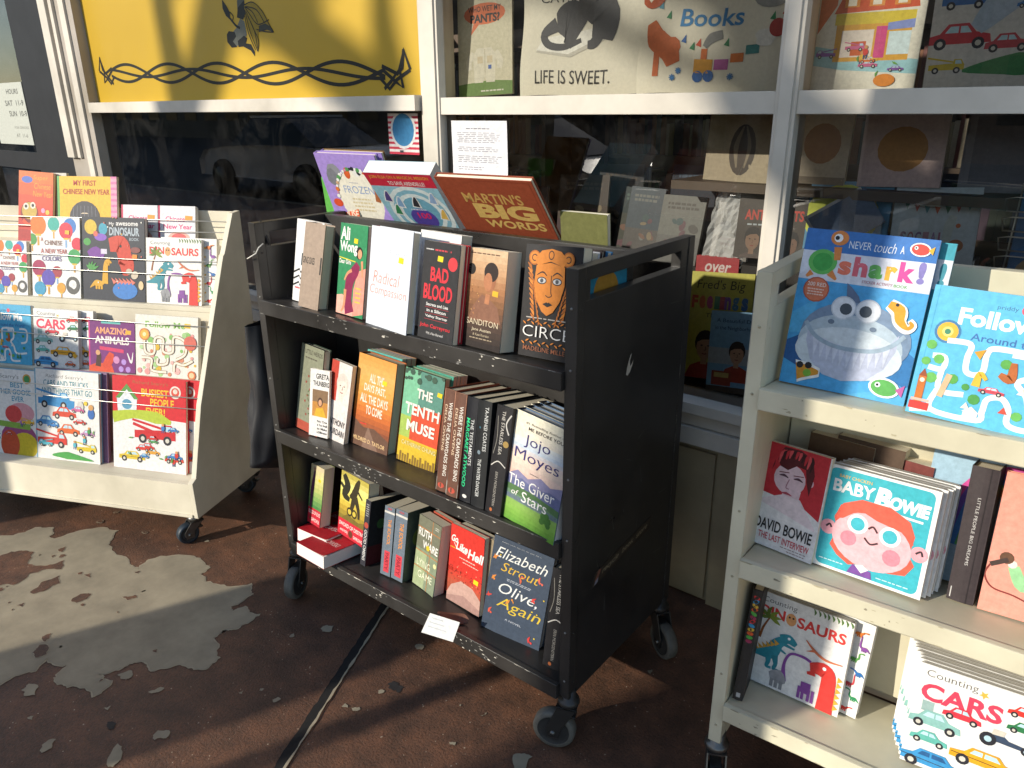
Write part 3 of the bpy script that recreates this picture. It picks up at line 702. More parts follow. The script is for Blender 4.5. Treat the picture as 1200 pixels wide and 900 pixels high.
def dinos_cover(a):
    """white cover: teal and red dinosaurs, palm and small animals"""
    a.rect(0, 0, 1, 1, 'f2efe9')
    a.text("Counting", .08, .885, .44, .955, '5d5a58', -.004)
    a.text("DIN", .06, .755, .33, .865, 'e5413c', .03); a.text("SAURS", .46, .745, .95, .86, 'e5413c', .03)
    a.ell(.395, .80, .055, .07, 'e8a66a', 0, 14); a.circ(.375, .82, .012, '3a2a20', 8); a.circ(.415, .82, .012, '3a2a20', 8)
    for i in range(9): leaf(a, .60+.045*i, 1.0, .07, '5f7f43', -1.4+.1*(i % 3))
    palm(a, .10, .50, .26); trex(a, .24, .22, .40, '2f8f9d', '2a7f8c')
    a.stroke([(.42, .14), (.40, .32), (.45, .45), (.58, .47), (.66, .45)], [.06, .03, .025, .03, .03], '8a4d9e')
    a.stroke([(.60, .16), (.70, .16)], [.12, .13], '8a4d9e', False)
    for t in (.59, .63, .69, .73): a.stroke([(t, .16), (t, .03)], .03, '8a4d9e', False)
    a.stroke([(.27, .14), (.36, .16), (.42, .10)], [.07, .16, .06], '9b9b9e')
    for t in (.30, .35, .40): a.stroke([(t, .12), (t, .03)], .035, '8b8b8e', False)
    a.stroke([(.86, .0), (.86, .2), (.85, .38), (.78, .42), (.66, .40)], [.17, .15, .14, .16, .09], 'e23a33')
    a.stroke([(.72, .35), (.64, .33)], [.06, .03], 'e23a33', False)
    for i in range(6): a.poly([(.94, .05+.06*i), (.99, .08+.06*i), (.94, .11+.06*i)], 'f0b240')
    a.circ(.80, .44, .02, 'ffffff', 8)
    a.stroke([(.58, .66), (.68, .58), (.80, .53), (.96, .54)], [.01, .03, .025, .008], 'd9774f'); a.stroke([(.68, .58), (.60, .55)], [.03, .005], 'd9774f', False)
def dinos_back(a):
    a.rect(0, 0, 1, 1, 'f2efe9')
    for i in range(7):
        c = ('e23a33', '2f8f5a', 'c8404a', '2b6fb3', '5a9a4a', '8a4d9e', 'e07a2a')[i]
        for x in (.70, .90): sauropod(a, x, .03+.135*i, .13, c, 1 if i % 2 else -1, neck=.6+.5*(i % 3))
        a.circ(.80, .05+.135*i, .015, 'e8b83a', 6)
def cars_cover(a):
    a.rect(0, 0, 1, 1, 'f3f1ec')
    a.text("Counting", .08, .87, .50, .955, '66625f', -.004); a.text("CARS", .06, .66, .72, .83, 'e8455f', .035)
    a.poly([(.55+.045*(1 if i % 2 else .45)*cos(i*pi/5+.3), .885+.04*(1 if i % 2 else .45)*sin(i*pi/5+.3)) for i in range(10)], 'e9b84a')
    a.rect(.09, .555, .19, .655, '9fb9b4')
    car(a, .88, .80, .28, 'dd3a30'); car(a, .90, .66, .28, '2f7a4a'); car(a, .42, .58, .32, 'd93a48'); car(a, .22, .42, .44, '8fc0b8', kind=0)
    car(a, .78, .47, .42, '3a4a62', kind=3); car(a, .2, .26, .32, '66b8aa'); car(a, .66, .22, .56, 'e9a823', kind=1); car(a, .26, .03, .56, '3f97cf', kind=1, win='2a5f92')
    car(a, .82, .05, .24, 'd8663a'); a.poly([(.93, .28), (.99, .23), (.93, .18), (.87, .23)], 'eab02e')
def maze(a, c, pts, wd, inner=None):
    for p in pts:
        a.stroke(p, wd, c, False)
def busy(a, n, y0, y1, cols, seed=0, kinds=(0, 1, 2)):
    r = random.Random(seed)
    for i in range(n):
        x, y = r.uniform(.08, .92), r.uniform(y0, y1); k = r.random()
        if k < .5: car(a, x, y, r.uniform(.12, .22), r.choice(cols), kind=r.choice(kinds), flip=r.choice((1, -1)))
        elif k < .8:
            c = r.choice(cols); a.ell(x, y+.03, .025, .035, c, 0, 8); a.circ(x, y+.065, .018, 'd79a63', 8); a.stroke([(x-.012, y+.01), (x-.012, y-.02)], .012, '3a4a7a', False); a.stroke([(x+.012, y+.01), (x+.012, y-.02)], .012, '3a4a7a', False)
        else: leaf(a, x, y, .06, '6aa04a', r.uniform(0, 3))
def head(a, x, y, s, skin, hair, shirt=None, long=False):
    """plain printed portrait"""
    q = a.w/a.h
    if shirt: a.poly([(x-.9*s, y-1.55*s*q), (x-.6*s, y-.85*s*q), (x-.2*s, y-.65*s*q), (x+.2*s, y-.65*s*q), (x+.6*s, y-.85*s*q), (x+.9*s, y-1.55*s*q)], shirt)
    if long: a.ell(x, y-.1*s*q, .56*s, .85*s, hair)
    a.stroke([(x, y-.3*s*q), (x, y-.75*s*q)], .28*s, skin, False)
    a.ell(x, y+.18*s*q, .46*s, .55*s, hair); a.ell(x, y, .38*s, .54*s, skin)
    a.poly([(x-.40*s, y+.16*s*q), (x-.3*s, y+.62*s*q), (x+.3*s, y+.66*s*q), (x+.42*s, y+.15*s*q), (x+.2*s, y+.34*s*q), (x-.15*s, y+.30*s*q)], hair)
    for t in (-.15, .15): a.ell(x+t*s, y+.06*s*q, .055*s, .03*s, '2a211c', 0, 8)
    a.stroke([(x-.1*s, y-.28*s*q), (x, y-.31*s*q), (x+.1*s, y-.28*s*q)], .045*s, '8a3f3a'); a.stroke([(x+.02*s, y+.02*s*q), (x+.05*s, y-.13*s*q), (x-.03*s, y-.14*s*q)], .03*s, '6b4a3a')
def grad(a, y0, y1, stops, n=12, x0=0, x1=1):
    for i in range(n):
        t = i/(n-1)*(len(stops)-1); k = min(int(t), len(stops)-2); f = t-k
        c = ''.join('%02x' % int(int(stops[k][j:j+2], 16)*(1-f)+int(stops[k+1][j:j+2], 16)*f) for j in (0, 2, 4))
        a.k -= 1; a.rect(x0, y0+(y1-y0)*i/n, x1, y0+(y1-y0)*(i+1)/n, c)
    a.k += 1
def tagp(a, x, y, s=.1, c='f2d21c'): a.poly([(x, y), (x+s, y-.005), (x+s*1.05, y+s*.5*a.w/a.h+.01), (x+.01, y+s*.55*a.w/a.h+.01)], c)

# ================================================================== BLACK CART, TOP SHELF
GB = "books facing out on the black cart"
def BK(name, fit, t, label, col, art=None, group=None, O=(0, 0, 0), cy=.0137, cl=0.0, kind='paper', **kw):
    w_, h_ = fit[6], fit[7]; group = kw.pop('grp', None) or group or GB
    return book(name, label, book_matrix(fit, O, cy, cl), w_, h_, t, col, art, kind=kind, group=group, **kw)
def SB(fit, d, label, col, art=None, group=GB, O=(0, 0, 0), cy=.0137, name="hardcover_book", cl=-.004, **kw):
    return spine_book(name, label, book_matrix(fit, O, cy, cl), fit[6], fit[7], d, col, art, group=group, **kw)
def a_white(a):
    a.rect(0, 0, 1, 1, 'eeeceb'); a.bars(.08, .86, .9, .95, 4, '9a9a9a')
    for y in (.22, .30, .38): a.stroke([(0, y-.03), (.2, y+.02), (.24, y-.015), (.6, y+.04)], .04, '1f1f22', False)
    a.bars(.05, .14, .5, .19, 1, 'd8404a'); a.poly([(.25, .6), (.32, .6), (.3, .45), (.24, .45)], '33404a')
BK("paperback_book", (-.938, .060, .923, -.04, .18, -.03, .12, .214), .02, "white paperback with black zigzag lines, leftmost on the top shelf of the black cart", 'eeeceb', a_white)
def a_tan(a):
    a.rect(0, 0, 1, 1, 'a8927f'); a.text("GING SIXES", .03, .52, .62, .60, '221d1a', .02); a.rect(.90, .42, .97, .62, '1d1a18')
BK("hardcover_book", (-.852, .016, .928, .10, .19, -.07, .070, .214), .034, "thick tan book with one short black line, second on the black cart's top shelf", 'a8927f', a_tan, kind='hard', spine='b0a184')
def a_ali(a):
    a.rect(0, 0, 1, 1, '2f8a58')
    for i in range(26):
        x = random.random(); a.k -= 1; a.rect(x, random.uniform(.2, .6), x+.012, 1, random.choice(('1f7046', '57a878', '3f9a66')))
    a.k += 1
    a.poly([(.60, 0), (1, .05), (1, .55), (.72, .5), (.60, .3)], 'eb9a86'); a.poly([(0, 0), (.62, 0), (.6, .12), (.2, .22), (0, .2)], 'f0b39f')
    a.stroke([(.50, .03), (.42, .18), (.45, .38), (.62, .50), (.72, .58)], [.34, .26, .30, .28, .16], '8a1f4a'); a.stroke([(.3, .28), (.28, .1), (.18, .02)], [.1, .07, .04], 'd8936b')
    a.stroke([(.5, .5), (.35, .46), (.25, .38)], [.07, .06, .04], 'd8936b'); a.stroke([(.85, .62), (.9, .45)], [.08, .05], 'd8936b', False)
    a.ell(.74, .70, .12, .13, '2a1712'); a.ell(.76, .69, .075, .10, 'dea078')
    a.text("Ali", .03, .82, .36, .965, 'f4f1ea', .03); a.text("Wong", .02, .66, .66, .81, 'f4f1ea', .03); a.stroke([(.02, .625), (.62, .60)], .02, 'e8d22c', False)
    a.text("Dear Girls", .03, .56, .46, .61, 'f4f1ea', .02); tagp(a, .52, .80, .14)
    for i in range(4): a.rect(.68, .16+.05*i, .88, .175+.05*i, 'e8c44a')
BK("paperback_book", (-.733, .040, .925, -.10, .18, .01, .115, .220), .026, "green paperback showing a woman in a maroon dress", '2f8a58', a_ali)
def a_rad(a):
    a.rect(0, 0, 1, 1, 'dfe3ea'); a.text("TARA BRACH", .08, .74, .9, .79, 'c9cbd4', -.004)
    a.text("Radical", .12, .44, .74, .56, 'e88a72', -.012, .12); a.text("Compassion", .04, .30, .93, .42, 'e88a72', -.012, .12); tagp(a, .70, .68, .12)
BK("hardcover_book", (-.587, .010, .928, -.15, .17, .01, .160, .226), .022, "pale blue-white hardcover with thin coral handwriting", 'dfe3ea', a_rad, kind='hard', spine='c0474f')
BK("picture_book", (-.50, .078, .922, -.1, .18, 0, .14, .222), .03, "white book mostly hidden behind the black paperback with red letters", 'e9e6e2', None)
def a_bad(a):
    a.rect(0, 0, 1, 1, '2a292b'); a.bars(.06, .945, .7, .985, 1, 'd8d4d0'); a.bars(.3, .90, .85, .935, 1, 'd0404a'); a.bars(.06, .905, .28, .93, 1, 'e0dcd8')
    tagp(a, .40, .81, .15); a.circ(.83, .80, .13, 'd83a40'); a.bars(.74, .77, .92, .83, 3, 'f0d8d4')
    a.text("BAD", .24, .60, .74, .745, 'e0303c', .03); a.text("BLOOD", .08, .41, .88, .57, 'e0303c', .03)
    for i, t in enumerate(("Secrets and Lies", "in a Silicon", "Valley Startup")):
        y = .345-.062*i; a.text(t, .18+.03*(i == 1), y, .80-.05*(i == 1), y+.033, 'eeeae4', .015); a.stroke([(.16, y-.014), (.82, y-.014)], .006, 'c8323c', False)
    a.text("John Carreyrou", .05, .11, .90, .16, 'e0303c', .015); a.text("With a New Afterword", .24, .05, .72, .078, 'd8d4d0', .005)
BK("paperback_book", (-.406, .0, .930, -.06, .17, 0, .112, .209), .014, "black paperback with big red block letters and a red round seal", '2a292b', a_bad)
BK("hardcover_book", (-.375, .012, .930, -.06, .17, 0, .085, .207), .010, "red hardcover just behind the black paperback with red letters", 'c22a38', None, kind='hard', spine='a81f2e')
def a_san(a):
    grad(a, 0, 1, ['2b211e', '4a362c', '7a5236', 'a8734a', 'c79a72', 'd9b892'], 16)
    a.poly([(.25, .42), (.45, .55), (.62, .52), (.85, .44), (.95, .28), (.15, .28)], '8a5e48'); a.ell(.62, .70, .15, .21, 'a56a48'); a.ell(.64, .78, .17, .17, '2c1d17'); a.ell(.58, .68, .10, .16, 'b97a54'); a.stroke([(.6, .56), (.58, .46)], .11, 'b97a54', False)
    for i in range(40): x = random.uniform(0, .4); y = random.uniform(.3, .65); a.k -= 1; a.circ(x, y, random.uniform(.004, .014), random.choice(('d9a86a', '6b4630', 'c98a52')), 5)
    a.k += 1
    a.circ(.16, .79, .10, '1b1716'); a.bars(.09, .76, .23, .82, 3, 'e8e0d0'); tagp(a, .70, .55, .14, 'e8b02c')
    a.bars(.1, .94, .9, .965, 1, '6b4c38')
    a.text("SANDITON", .12, .235, .90, .295, 'e6d4b4', -.004); a.text("Jane Austen", .26, .165, .74, .205, 'e6d4b4'); a.text("& Kate Riordan", .30, .125, .70, .15, 'cdbb9c'); a.bars(.2, .085, .8, .11, 1, 'a8967c')
BK("paperback_book", (-.298, .021, .927, -.07, .16, .02, .117, .205), .042, "thick brown paperback with a dark-haired woman and a round black seal", '4a362c', a_san)
def a_circe(a):
    a.rect(0, 0, 1, 1, '1d1a1c'); O1, O2 = 'd9822b', 'b5651d'
    for s in (-1, 1):
        for i in range(11): leaf(a, .47+s*(.42-.012*i), .84-.045*i, .13, O1 if i % 2 else O2, (pi if s > 0 else 0)+s*.9); leaf(a, .47+s*(.36-.02*i), .80-.045*i, .10, O2, (pi if s > 0 else 0)+s*1.4)
        a.circ(.47+s*.30, .885, .105, O2); a.circ(.47+s*.30, .885, .085, O1); a.circ(.47+s*.30, .885, .05, '1d1a1c'); a.circ(.47+s*.30, .885, .036, O1)
    a.poly([(.18, .88), (.30, .95), (.47, .97), (.64, .95), (.76, .88), (.70, .82), (.47, .86), (.24, .82)], O1); a.ell(.47, .915, .05, .065, '1d1a1c'); a.ell(.47, .915, .036, .05, O1)
    a.poly([(.22, .82), (.47, .85), (.72, .82), (.74, .66), (.68, .52), (.57, .42), (.47, .385), (.37, .42), (.26, .52), (.20, .66)], O1)
    for s in (-1, 1):
        a.stroke([(.47+s*.05, .735), (.47+s*.13, .765), (.47+s*.23, .735)], [.012, .022, .008], '1d1a1c'); a.ell(.47+s*.135, .69, .085, .052, '1d1a1c'); a.ell(.47+s*.135, .69, .07, .038, 'c9c6c4'); a.circ(.47+s*.135, .69, .03, '4a4f55')
    a.stroke([(.50, .74), (.51, .60), (.53, .565), (.47, .55), (.42, .565)], .012, '1d1a1c'); a.poly([(.38, .485), (.45, .505), (.47, .498), (.49, .505), (.56, .485), (.47, .462)], '1d1a1c')
    a.bars(.08, .345, .92, .365, 1, 'b8b0a8')
    for y in (.315, .135):
        for i in range(12): leaf(a, .06+.075*i, y+.004*sin(i), .07, O1, .5 if i % 2 else -.6)
    a.text("CIRCE", .07, .185, .92, .285, 'f0ece6', -.012); a.text("MADELINE MILLER", .10, .06, .92, .10, '9a5a3a', .005)
BK("paperback_book", (-.158, .042, .925, -.03, .19, .045, .140, .224), .028, "black paperback with an orange mask-like face and leaf bands", '1d1a1c', a_circe)
for i, (c, lab, tt, hh) in enumerate((('4f2d24', "brown-backed book behind the orange-faced paperback", .014, .222), ('d8d4d4', "white hardcover two behind the orange-faced paperback", .028, .215), ('3a2a26', "dark brown hardcover three behind the orange-faced paperback", .012, .214), ('2f6f9a', "blue paperback behind the orange-faced one, nearest the divider", .02, .21))):
    BK("hardcover_book", (-.155+.004*i, .074+(.0, .016, .046, .060)[i], .922, -.03, .17, .02, .118, hh), tt, lab, c, None, kind='hard')

# ================================================================== BLACK CART, MIDDLE SHELF
def a_lit(a):
    a.rect(0, 0, 1, 1, '8d8f78'); a.rect(0, 0, 1, .11, 'b5503c'); a.text("LITTLE WEIRDS", .18, .90, .95, .95, '3f3a2e', .005); a.bars(.2, .84, .8, .87, 1, '5a5446')
    for i in range(8): a.circ(.42+.1*sin(i*2.1), .2+.075*i, .035, '9a4a3c', 8); leaf(a, .5, .22+.07*i, .12, '5a6a44', i)
BK("hardcover_book", (-.968, .045, .551, -.06, .19, -.03, .105, .245), .024, "grey-green cloth hardcover with a red foot band, leftmost on the middle shelf", '2f4034', a_lit, kind='hard', spine='22352c')
def a_gre(a):
    a.rect(0, 0, 1, 1, 'efeae4'); a.text("GRETA", .30, .86, .98, .94, '1c1c1e', .03); a.text("THUNBERG", .16, .755, .99, .83, '1c1c1e', .03)
    a.rect(.14, .30, .95, .70, 'c98a3a'); a.rect(.14, .52, .95, .70, '8a6a4a'); a.poly([(.25, .30), (.35, .42), (.7, .44), (.88, .30)], 'e0b02c'); a.ell(.55, .52, .14, .2, '4a3020'); a.ell(.55, .51, .09, .14, 'd9a078')
    for i, t in enumerate(("No One", "Is Too Small", "to Make", "a Difference")): a.text(t, .42, .215-.055*i, .95, .25-.055*i, '1c1c1e', .02)
BK("paperback_book", (-.888, .030, .552, .22, .18, -.01, .066, .188), .008, "thin white paperback with an orange photo of a girl in a yellow coat", 'efeae4', a_gre)
def a_ant(a):
    a.rect(0, 0, 1, 1, 'e6dcd6'); a.rect(0, .5, .35, 1, 'c2402e'); head(a, .60, .70, .62, 'ecd9cc', 'd9cdc2'); a.text("ANTHONY", .05, .20, .95, .28, '26262a', .02); a.text("BOURDAIN", .05, .08, .95, .16, '26262a', .02)
BK("paperback_book", (-.852, .055, .549, .0, .19, -.07, .085, .222), .012, "white paperback with a pale face portrait and red left edge", 'e6dcd6', a_ant)
def a_all(a):
    grad(a, 0, 1, ['4a3a32', '8a4a2e', 'c9662a', 'e08a36', 'f0a850', 'f0b060', 'eda04a'], 18)
    a.poly([(0, 0), (1, 0), (1, .16), (.6, .24), (.3, .22), (0, .30)], '6b4a38'); a.poly([(.30, 0), (.75, 0), (.45, .23), (.42, .23)], '8a6a58')
    for i, t in enumerate(("ALL THE", "DAYS PAST,", "ALL THE DAYS", "TO COME")):
        x0, x1 = ((.34, .72), (.22, .80), (.14, .88), (.32, .76))[i]; a.text(t, x0, .72-.115*i, x1, .815-.115*i, 'f6ead8', .02)
    a.text("MILDRED D. TAYLOR", .05, .06, .92, .105, 'f0c890', .01); tagp(a, .68, .74, .12); a.stroke([(.2, .255), (.38, .262)], .02, 'e0302c', False)
r = BK("hardcover_book", (-.765, .075, .547, .04, .18, -.06, .138, .253), .036, "orange hardcover with white condensed letters over a road at dusk", 'b0602c', a_all, kind='hard')
for i, (c, lab) in enumerate((('5fb8b0', "turquoise-topped book behind the orange dusk hardcover"), ('8a6ab0', "violet-edged book behind the orange dusk hardcover"), ('e8904a', "orange-backed book furthest behind the dusk hardcover"))):
    BK("paperback_book", (-.775, .117+.018*i, .545, .04, .18, -.04, .13, .25-.004*i), .016, lab, c, None)
def a_muse(a):
    a.rect(0, 0, 1, 1, '6fb08a'); a.rect(0, .45, .4, 1, '7cc09a'); a.rect(.4, .62, 1, 1, '5a8f80'); a.rect(0, .2, .5, .5, 'a8c25a'); a.rect(0, 0, 1, .27, 'd9b52c'); a.rect(.27, .26, 1, .63, 'd8502e')
    for i in range(16): x = i/15; a.k -= 1; a.rect(x, .0, x+.05, .05+.06*abs(sin(i*1.9)), '8a6a24'); a.k += 1
    for i in range(14): x = random.random(); a.circ(x, random.uniform(.88, 1), random.uniform(.03, .07), '3c5a4a', 7)
    a.text("THE", .36, .72, .76, .82, 'f4efe2', .03); a.text("TENTH", .10, .53, .97, .65, 'f4efe2', .03); a.text("MUSE", .18, .35, .90, .47, 'f4efe2', .03); a.text("CATHERINE CHUNG", .10, .19, .98, .235, 'f0e6a8', .005); tagp(a, .86, .80, .12)
BK("hardcover_book", (-.591, .080, .547, .05, .17, -.06, .130, .247), .024, "green, yellow and red hardcover with white block title", '5a8f70', a_muse, kind='hard', spine='3a5a48')
for i, c in enumerate(('4aa08a', 'ece8de', '5a9a8a', 'e0dcd0')):
    BK("paperback_book", (-.577, .108+.013*i, .545, .04, .17, -.04, .126, .246-.003*i), .012, "teal or white backed book in the row behind the green and yellow hardcover", c, None, grp="row behind the green and yellow hardcover")
def sp_craw(a):
    grad(a, 0, 1, ['9a948a', '4a3c34', '6b4638', 'c8765a', 'd88c68', 'e0a484'], 14); a.rect(0, 0, 1, .13, 'a8a49a'); a.ell(.5, .06, .3, .2, 'c8503c')
    a.text("WHERE THE CRAWDADS SING", .55, .16, .85, .88, 'f0e8da', .01, rot=-90); a.text("DELIA OWENS", .18, .40, .42, .85, 'e8c8a8', .005, rot=-90)
for i, f in enumerate(((-.384, .012, .554, .02, .18, -.02, .032, .247), (-.346, .006, .555, 0, .18, -.01, .035, .247))):
    SB(f, .16, "rust and grey spined hardcover of a title held twice, %s of the pair" % ("left" if i == 0 else "right"), '6b4636', sp_craw, side='a8583e', group="pair of rust spined hardcovers")
def sp_atw(a):
    a.rect(0, 0, 1, 1, '15161e'); a.text("MARGARET ATWOOD", .12, .14, .46, .80, '2fd08a', .015, rot=-90); a.text("THE TESTAMENTS", .55, .36, .80, .80, 'd8d8d4', .005, rot=-90); a.ell(.5, .055, .2, .12, 'e8e4dc')
SB((-.306, .009, .554, -.09, .17, .02, .035, .246), .16, "black spine with bright green vertical name", '15161e', sp_atw, side='1a1b24')
def sp_wat(a):
    a.rect(0, 0, 1, 1, '17191c'); a.text("TA-NEHISI COATES", .58, .54, .82, .95, 'd8d8d4', .005, rot=-90); a.text("THE WATER DANCER", .32, .10, .58, .46, 'd8d8d4', .005, rot=-90); a.circ(.35, .52, .12, '7a8a94'); a.circ(.3, .75, .06, '3a6a7a')
SB((-.269, .006, .554, -.05, .17, .02, .040, .247), .16, "black spine with white type and a small grey moon", '17191c', sp_wat, side='1b1d20')
def sp_star(a):
    a.rect(0, 0, 1, 1, '1d1b1e'); a.text("THE STARLESS SEA", .42, .56, .62, .96, 'c8c2b8', .002, rot=-90); a.text("ERIN MORGENSTERN", .42, .08, .58, .40, 'a8a298', .0, rot=-90)
    a.stroke([(.95, .94), (.72, .85), (.92, .76)], .07, 'c9c4bc'); a.circ(.82, .67, .16, 'a8894a'); a.stroke([(.05, .44), (.5, .5), (.95, .46)], .05, 'd8d2c8'); a.stroke([(.15, .9), (.25, .7), (.1, .55)], .04, '8a857c'); a.circ(.4, .04, .09, 'c06a3a')
SB((-.226, .006, .554, -.07, .17, -.02, .046, .249), .15, "thick black spine with pale ribbon swirls beside the landscape cover", '1d1b1e', sp_star, side='1d1b1e')
def a_giv(a):
    grad(a, .30, 1, ['e8b0a0', 'e8c8b8', 'f0dcc8', 'efe4d0', 'f0e8cf'], 12); grad(a, .62, .78, ['e8d0c4', 'c9d3de', 'dfe0dc'], 5)
    a.poly([(0, .40), (.2, .48), (.4, .44), (.62, .50), (.8, .46), (1, .50), (1, .2), (0, .2)], '8a86a8'); a.poly([(0, .37), (.3, .42), (.55, .38), (.8, .42), (1, .40), (1, .2), (0, .2)], '6a6f96')
    grad(a, 0, .28, ['6aa03a', '84b44a', '93b85a', '6f9a52'], 8); a.poly([(0, .28), (.3, .26), (.6, .29), (1, .24), (1, .30), (.5, .335), (0, .33)], '55784a')
    for i in range(9): a.circ(.80+.06*cos(i*2.2), .17+.04*sin(i*1.7), .045, '4a7a34', 7)
    a.text("#1 Bestselling Author of", .22, .905, .92, .93, '6a5f52'); a.text("ME BEFORE YOU", .28, .86, .90, .89, '4a4038', .01)
    a.text("Jojo", .24, .70, .70, .82, '3a3470', -.006); a.text("Moyes", .10, .555, .90, .68, '3a3470', -.006); a.bars(.42, .49, .6, .505, 1, '7a6a6a')
    a.text("The Giver", .05, .335, .90, .43, 'f6f2ec', .0); a.text("of", .14, .25, .26, .30, 'f6f2ec', .0, .2); a.text("Stars", .34, .22, .80, .315, 'f6f2ec', .0); a.circ(.97, .80, .05, 'e8b82c')
rg = BK("hardcover_book", (-.189, .014, .554, -.16, .18, -.03, .166, .247), .028, "hardcover with a green meadow and purple hills, rightmost on the middle shelf", '5a6f8a', a_giv, kind='hard', spine='3a3a4a', pages=PAGEW)
stack_behind(rg, 3, .0295, "copy stacked directly behind the meadow-cover hardcover", "copies behind the meadow cover", jit=.001, side=-.0075)

# ================================================================== BLACK CART, BOTTOM SHELF
def a_red(a): a.rect(0, 0, 1, 1, 'c22430'); a.text("SWORD OF DESTINY", .1, .62, .9, .72, 'f0d8d0', .01); a.text("SAPKOWSKI", .15, .28, .85, .38, 'f0d8d0', .01); a.circ(.5, .5, .09, '6a4a30')
def lying(u0, v0, z, w_, d, t, yaw, label):
    """paperback lying on its back, top edge of the pages towards the viewer"""
    ya = yaw+.0137; ex = Vector((cos(ya), sin(ya), 0)); ey = Vector((-sin(ya), cos(ya), 0)); tl = -radians(6)
    b = ey*cos(tl)+Vector((0, 0, 1))*sin(tl); n_ = ex.cross(b)  # cover normal (up)
    p = Vector((u0, v0, z))+n_*t
    M = Matrix(((ex.x, -n_.x, b.x, p.x), (ex.y, -n_.y, b.y, p.y), (ex.z, -n_.z, b.z, p.z), (0, 0, 0, 1)))
    return book("paperback_book", label, M, w_, d, t, 'c22430', a_red, group=GB, pages=PAGEW)
lying(-1.005+.035, -.006, .193, .125, .19, .040, .06, "red paperback lying flat under the standing green and red one, pages forward")
lying(-.905, -.055, .196, .125, .20, .038, -.02, "red paperback lying flat and overhanging the bottom shelf lip")
def a_elv(a):
    grad(a, .25, 1, ['4f8a4a', '8fb060', 'c8c878', 'e0d890', 'd8c8a0'], 10); a.rect(0, 0, 1, .27, 'c8283a'); a.text("BLOOD OF ELVES", .05, .17, .95, .23, 'f4e8e0', .01); a.text("SAPKOWSKI", .3, .05, .95, .11, 'f4e8e0', .01)
    a.stroke([(.15, .27), (.2, .6), (.3, .9)], [.12, .22, .12], '6a3a5a'); a.ell(.3, .93, .08, .1, 'c89a7a'); tagp(a, .6, .75, .2); a.circ(.2, .09, .07, '7a4a2a')
BK("paperback_book", (-.975, .052, .236, .0, .18, -.04, .062, .186), .036, "narrow green and red paperback standing on a flat red one", '8a9a4a', a_elv)
def a_swo(a):
    grad(a, .25, 1, ['8a7a2c', 'c8a83a', 'e8d860', 'f0e48a', 'c0b050'], 10)
    a.stroke([(.1, .95), (.25, .8), (.15, .65), (.35, .6)], [.12, .22, .18, .1], '2c2a1c'); a.stroke([(.0, .8), (.2, .72)], .08, '2c2a1c', False); a.stroke([(.35, .65), (.5, .72), (.6, .88), (.66, .97)], [.06, .2, .16, .06], '3a321c'); a.stroke([(.52, .7), (.45, .5), (.36, .36)], [.18, .12, .08], '3a321c'); a.stroke([(.55, .68), (.68, .52), (.72, .38)], [.16, .11, .07], '3a321c'); a.stroke([(.6, .8), (.8, .7)], [.06, .04], '3a321c', False)
    for x in (.38, .55): a.circ(x, .42, .10, '3a321c'); a.circ(x, .42, .06, 'd8c04a')
    a.poly([(.1, .27), (.3, .36), (.7, .32), (1, .38), (1, .25), (.1, .25)], '7a6a2a')
    a.rect(0, 0, 1, .26, 'd02a3a'); a.text("SWORD OF DESTINY", .04, .15, .97, .21, 'f6ece4', .012); a.text("ANDRZEJ", .08, .05, .36, .10, 'f6ece4', .012); a.text("SAPKOWSKI", .58, .04, .97, .09, 'f6ece4', .012); a.circ(.47, .08, .08, '6a3a24')
BK("paperback_book", (-.867, .078, .226, -.09, .18, 0, .134, .195), .036, "yellow fantasy paperback with a black silhouette and red foot band", '8a2430', a_swo)
def sp_dark(a):
    a.rect(0, 0, 1, 1, '33323a'); a.text("GOOD OMENS", .25, .08, .78, .55, 'e4e0da', .01, rot=-90); a.circ(.5, .62, .4, 'b84a3a'); a.bars(.2, .75, .8, .95, 6, 'b8b4ae')
SB((-.734, .045, .187, -.06, .18, -.03, .022, .198), .125, "charcoal paperback spine beside the yellow fantasy cover", '33323a', sp_dark, name="paperback_book", kind='paper', side='2a2a2e', sideart=lambda a: (a.circ(.35, .62, .12, '3f6a3a'), a.rect(0, .0, 1, .3, '5a2226')))
def sp_grey(a):
    a.rect(0, 0, 1, 1, '6f7a86'); a.rect(0, .90, 1, .93, 'd8d4cc'); a.text("THE SCHOOL", .42, .45, .74, .82, 'e8902c', .02, rot=-90); a.rect(.28, .05, .82, .36, 'd8404c'); a.text("PARTY", .38, .08, .70, .33, '8a2030', .02, rot=-90); a.text("NEW", .3, .95, .7, .98, 'd0404a', .01)
for i, f in enumerate(((-.656, .050, .186, .08, .18, -.02, .036, .202), (-.617, .054, .186, .01, .18, -.01, .044, .204))):
    SB(f, .13, "grey-blue paperback spine with orange letters and red block, %s of two" % ("left" if i == 0 else "right"), '6f7a86', sp_grey, name="paperback_book", kind='paper', side='3a3f3c', group="pair of grey-blue paperbacks", sideart=lambda a: (a.rect(0, 0, 1, 1, '44524a'), a.circ(.4, .6, .2, '6a7a3a')))
def a_rut(a):
    a.rect(0, 0, 1, 1, '8a957a'); a.rect(0, .55, 1, 1, '7a7a66'); a.rect(0, 0, .5, .5, 'a8b48a')
    for y in (.5, .83, .27): a.rect(0, y, 1, y+.014, 'b87a48')
    a.rect(.62, 0, .645, 1, 'b87a48'); a.text("RUTH", .05, .72, .62, .83, 'f4f0e6', .02); a.text("WARE", .28, .57, .96, .68, 'f4f0e6', .02); a.text("LYING", .10, .30, .70, .40, 'eceacb', .0); a.text("GAME", .20, .14, .86, .24, 'eceacb', .0); a.circ(.9, .42, .07, 'e8dca0'); a.circ(.52, .60, .08, 'd8c02c'); a.bars(.75, .9, .93, .95, 2, 'd8d4c4')
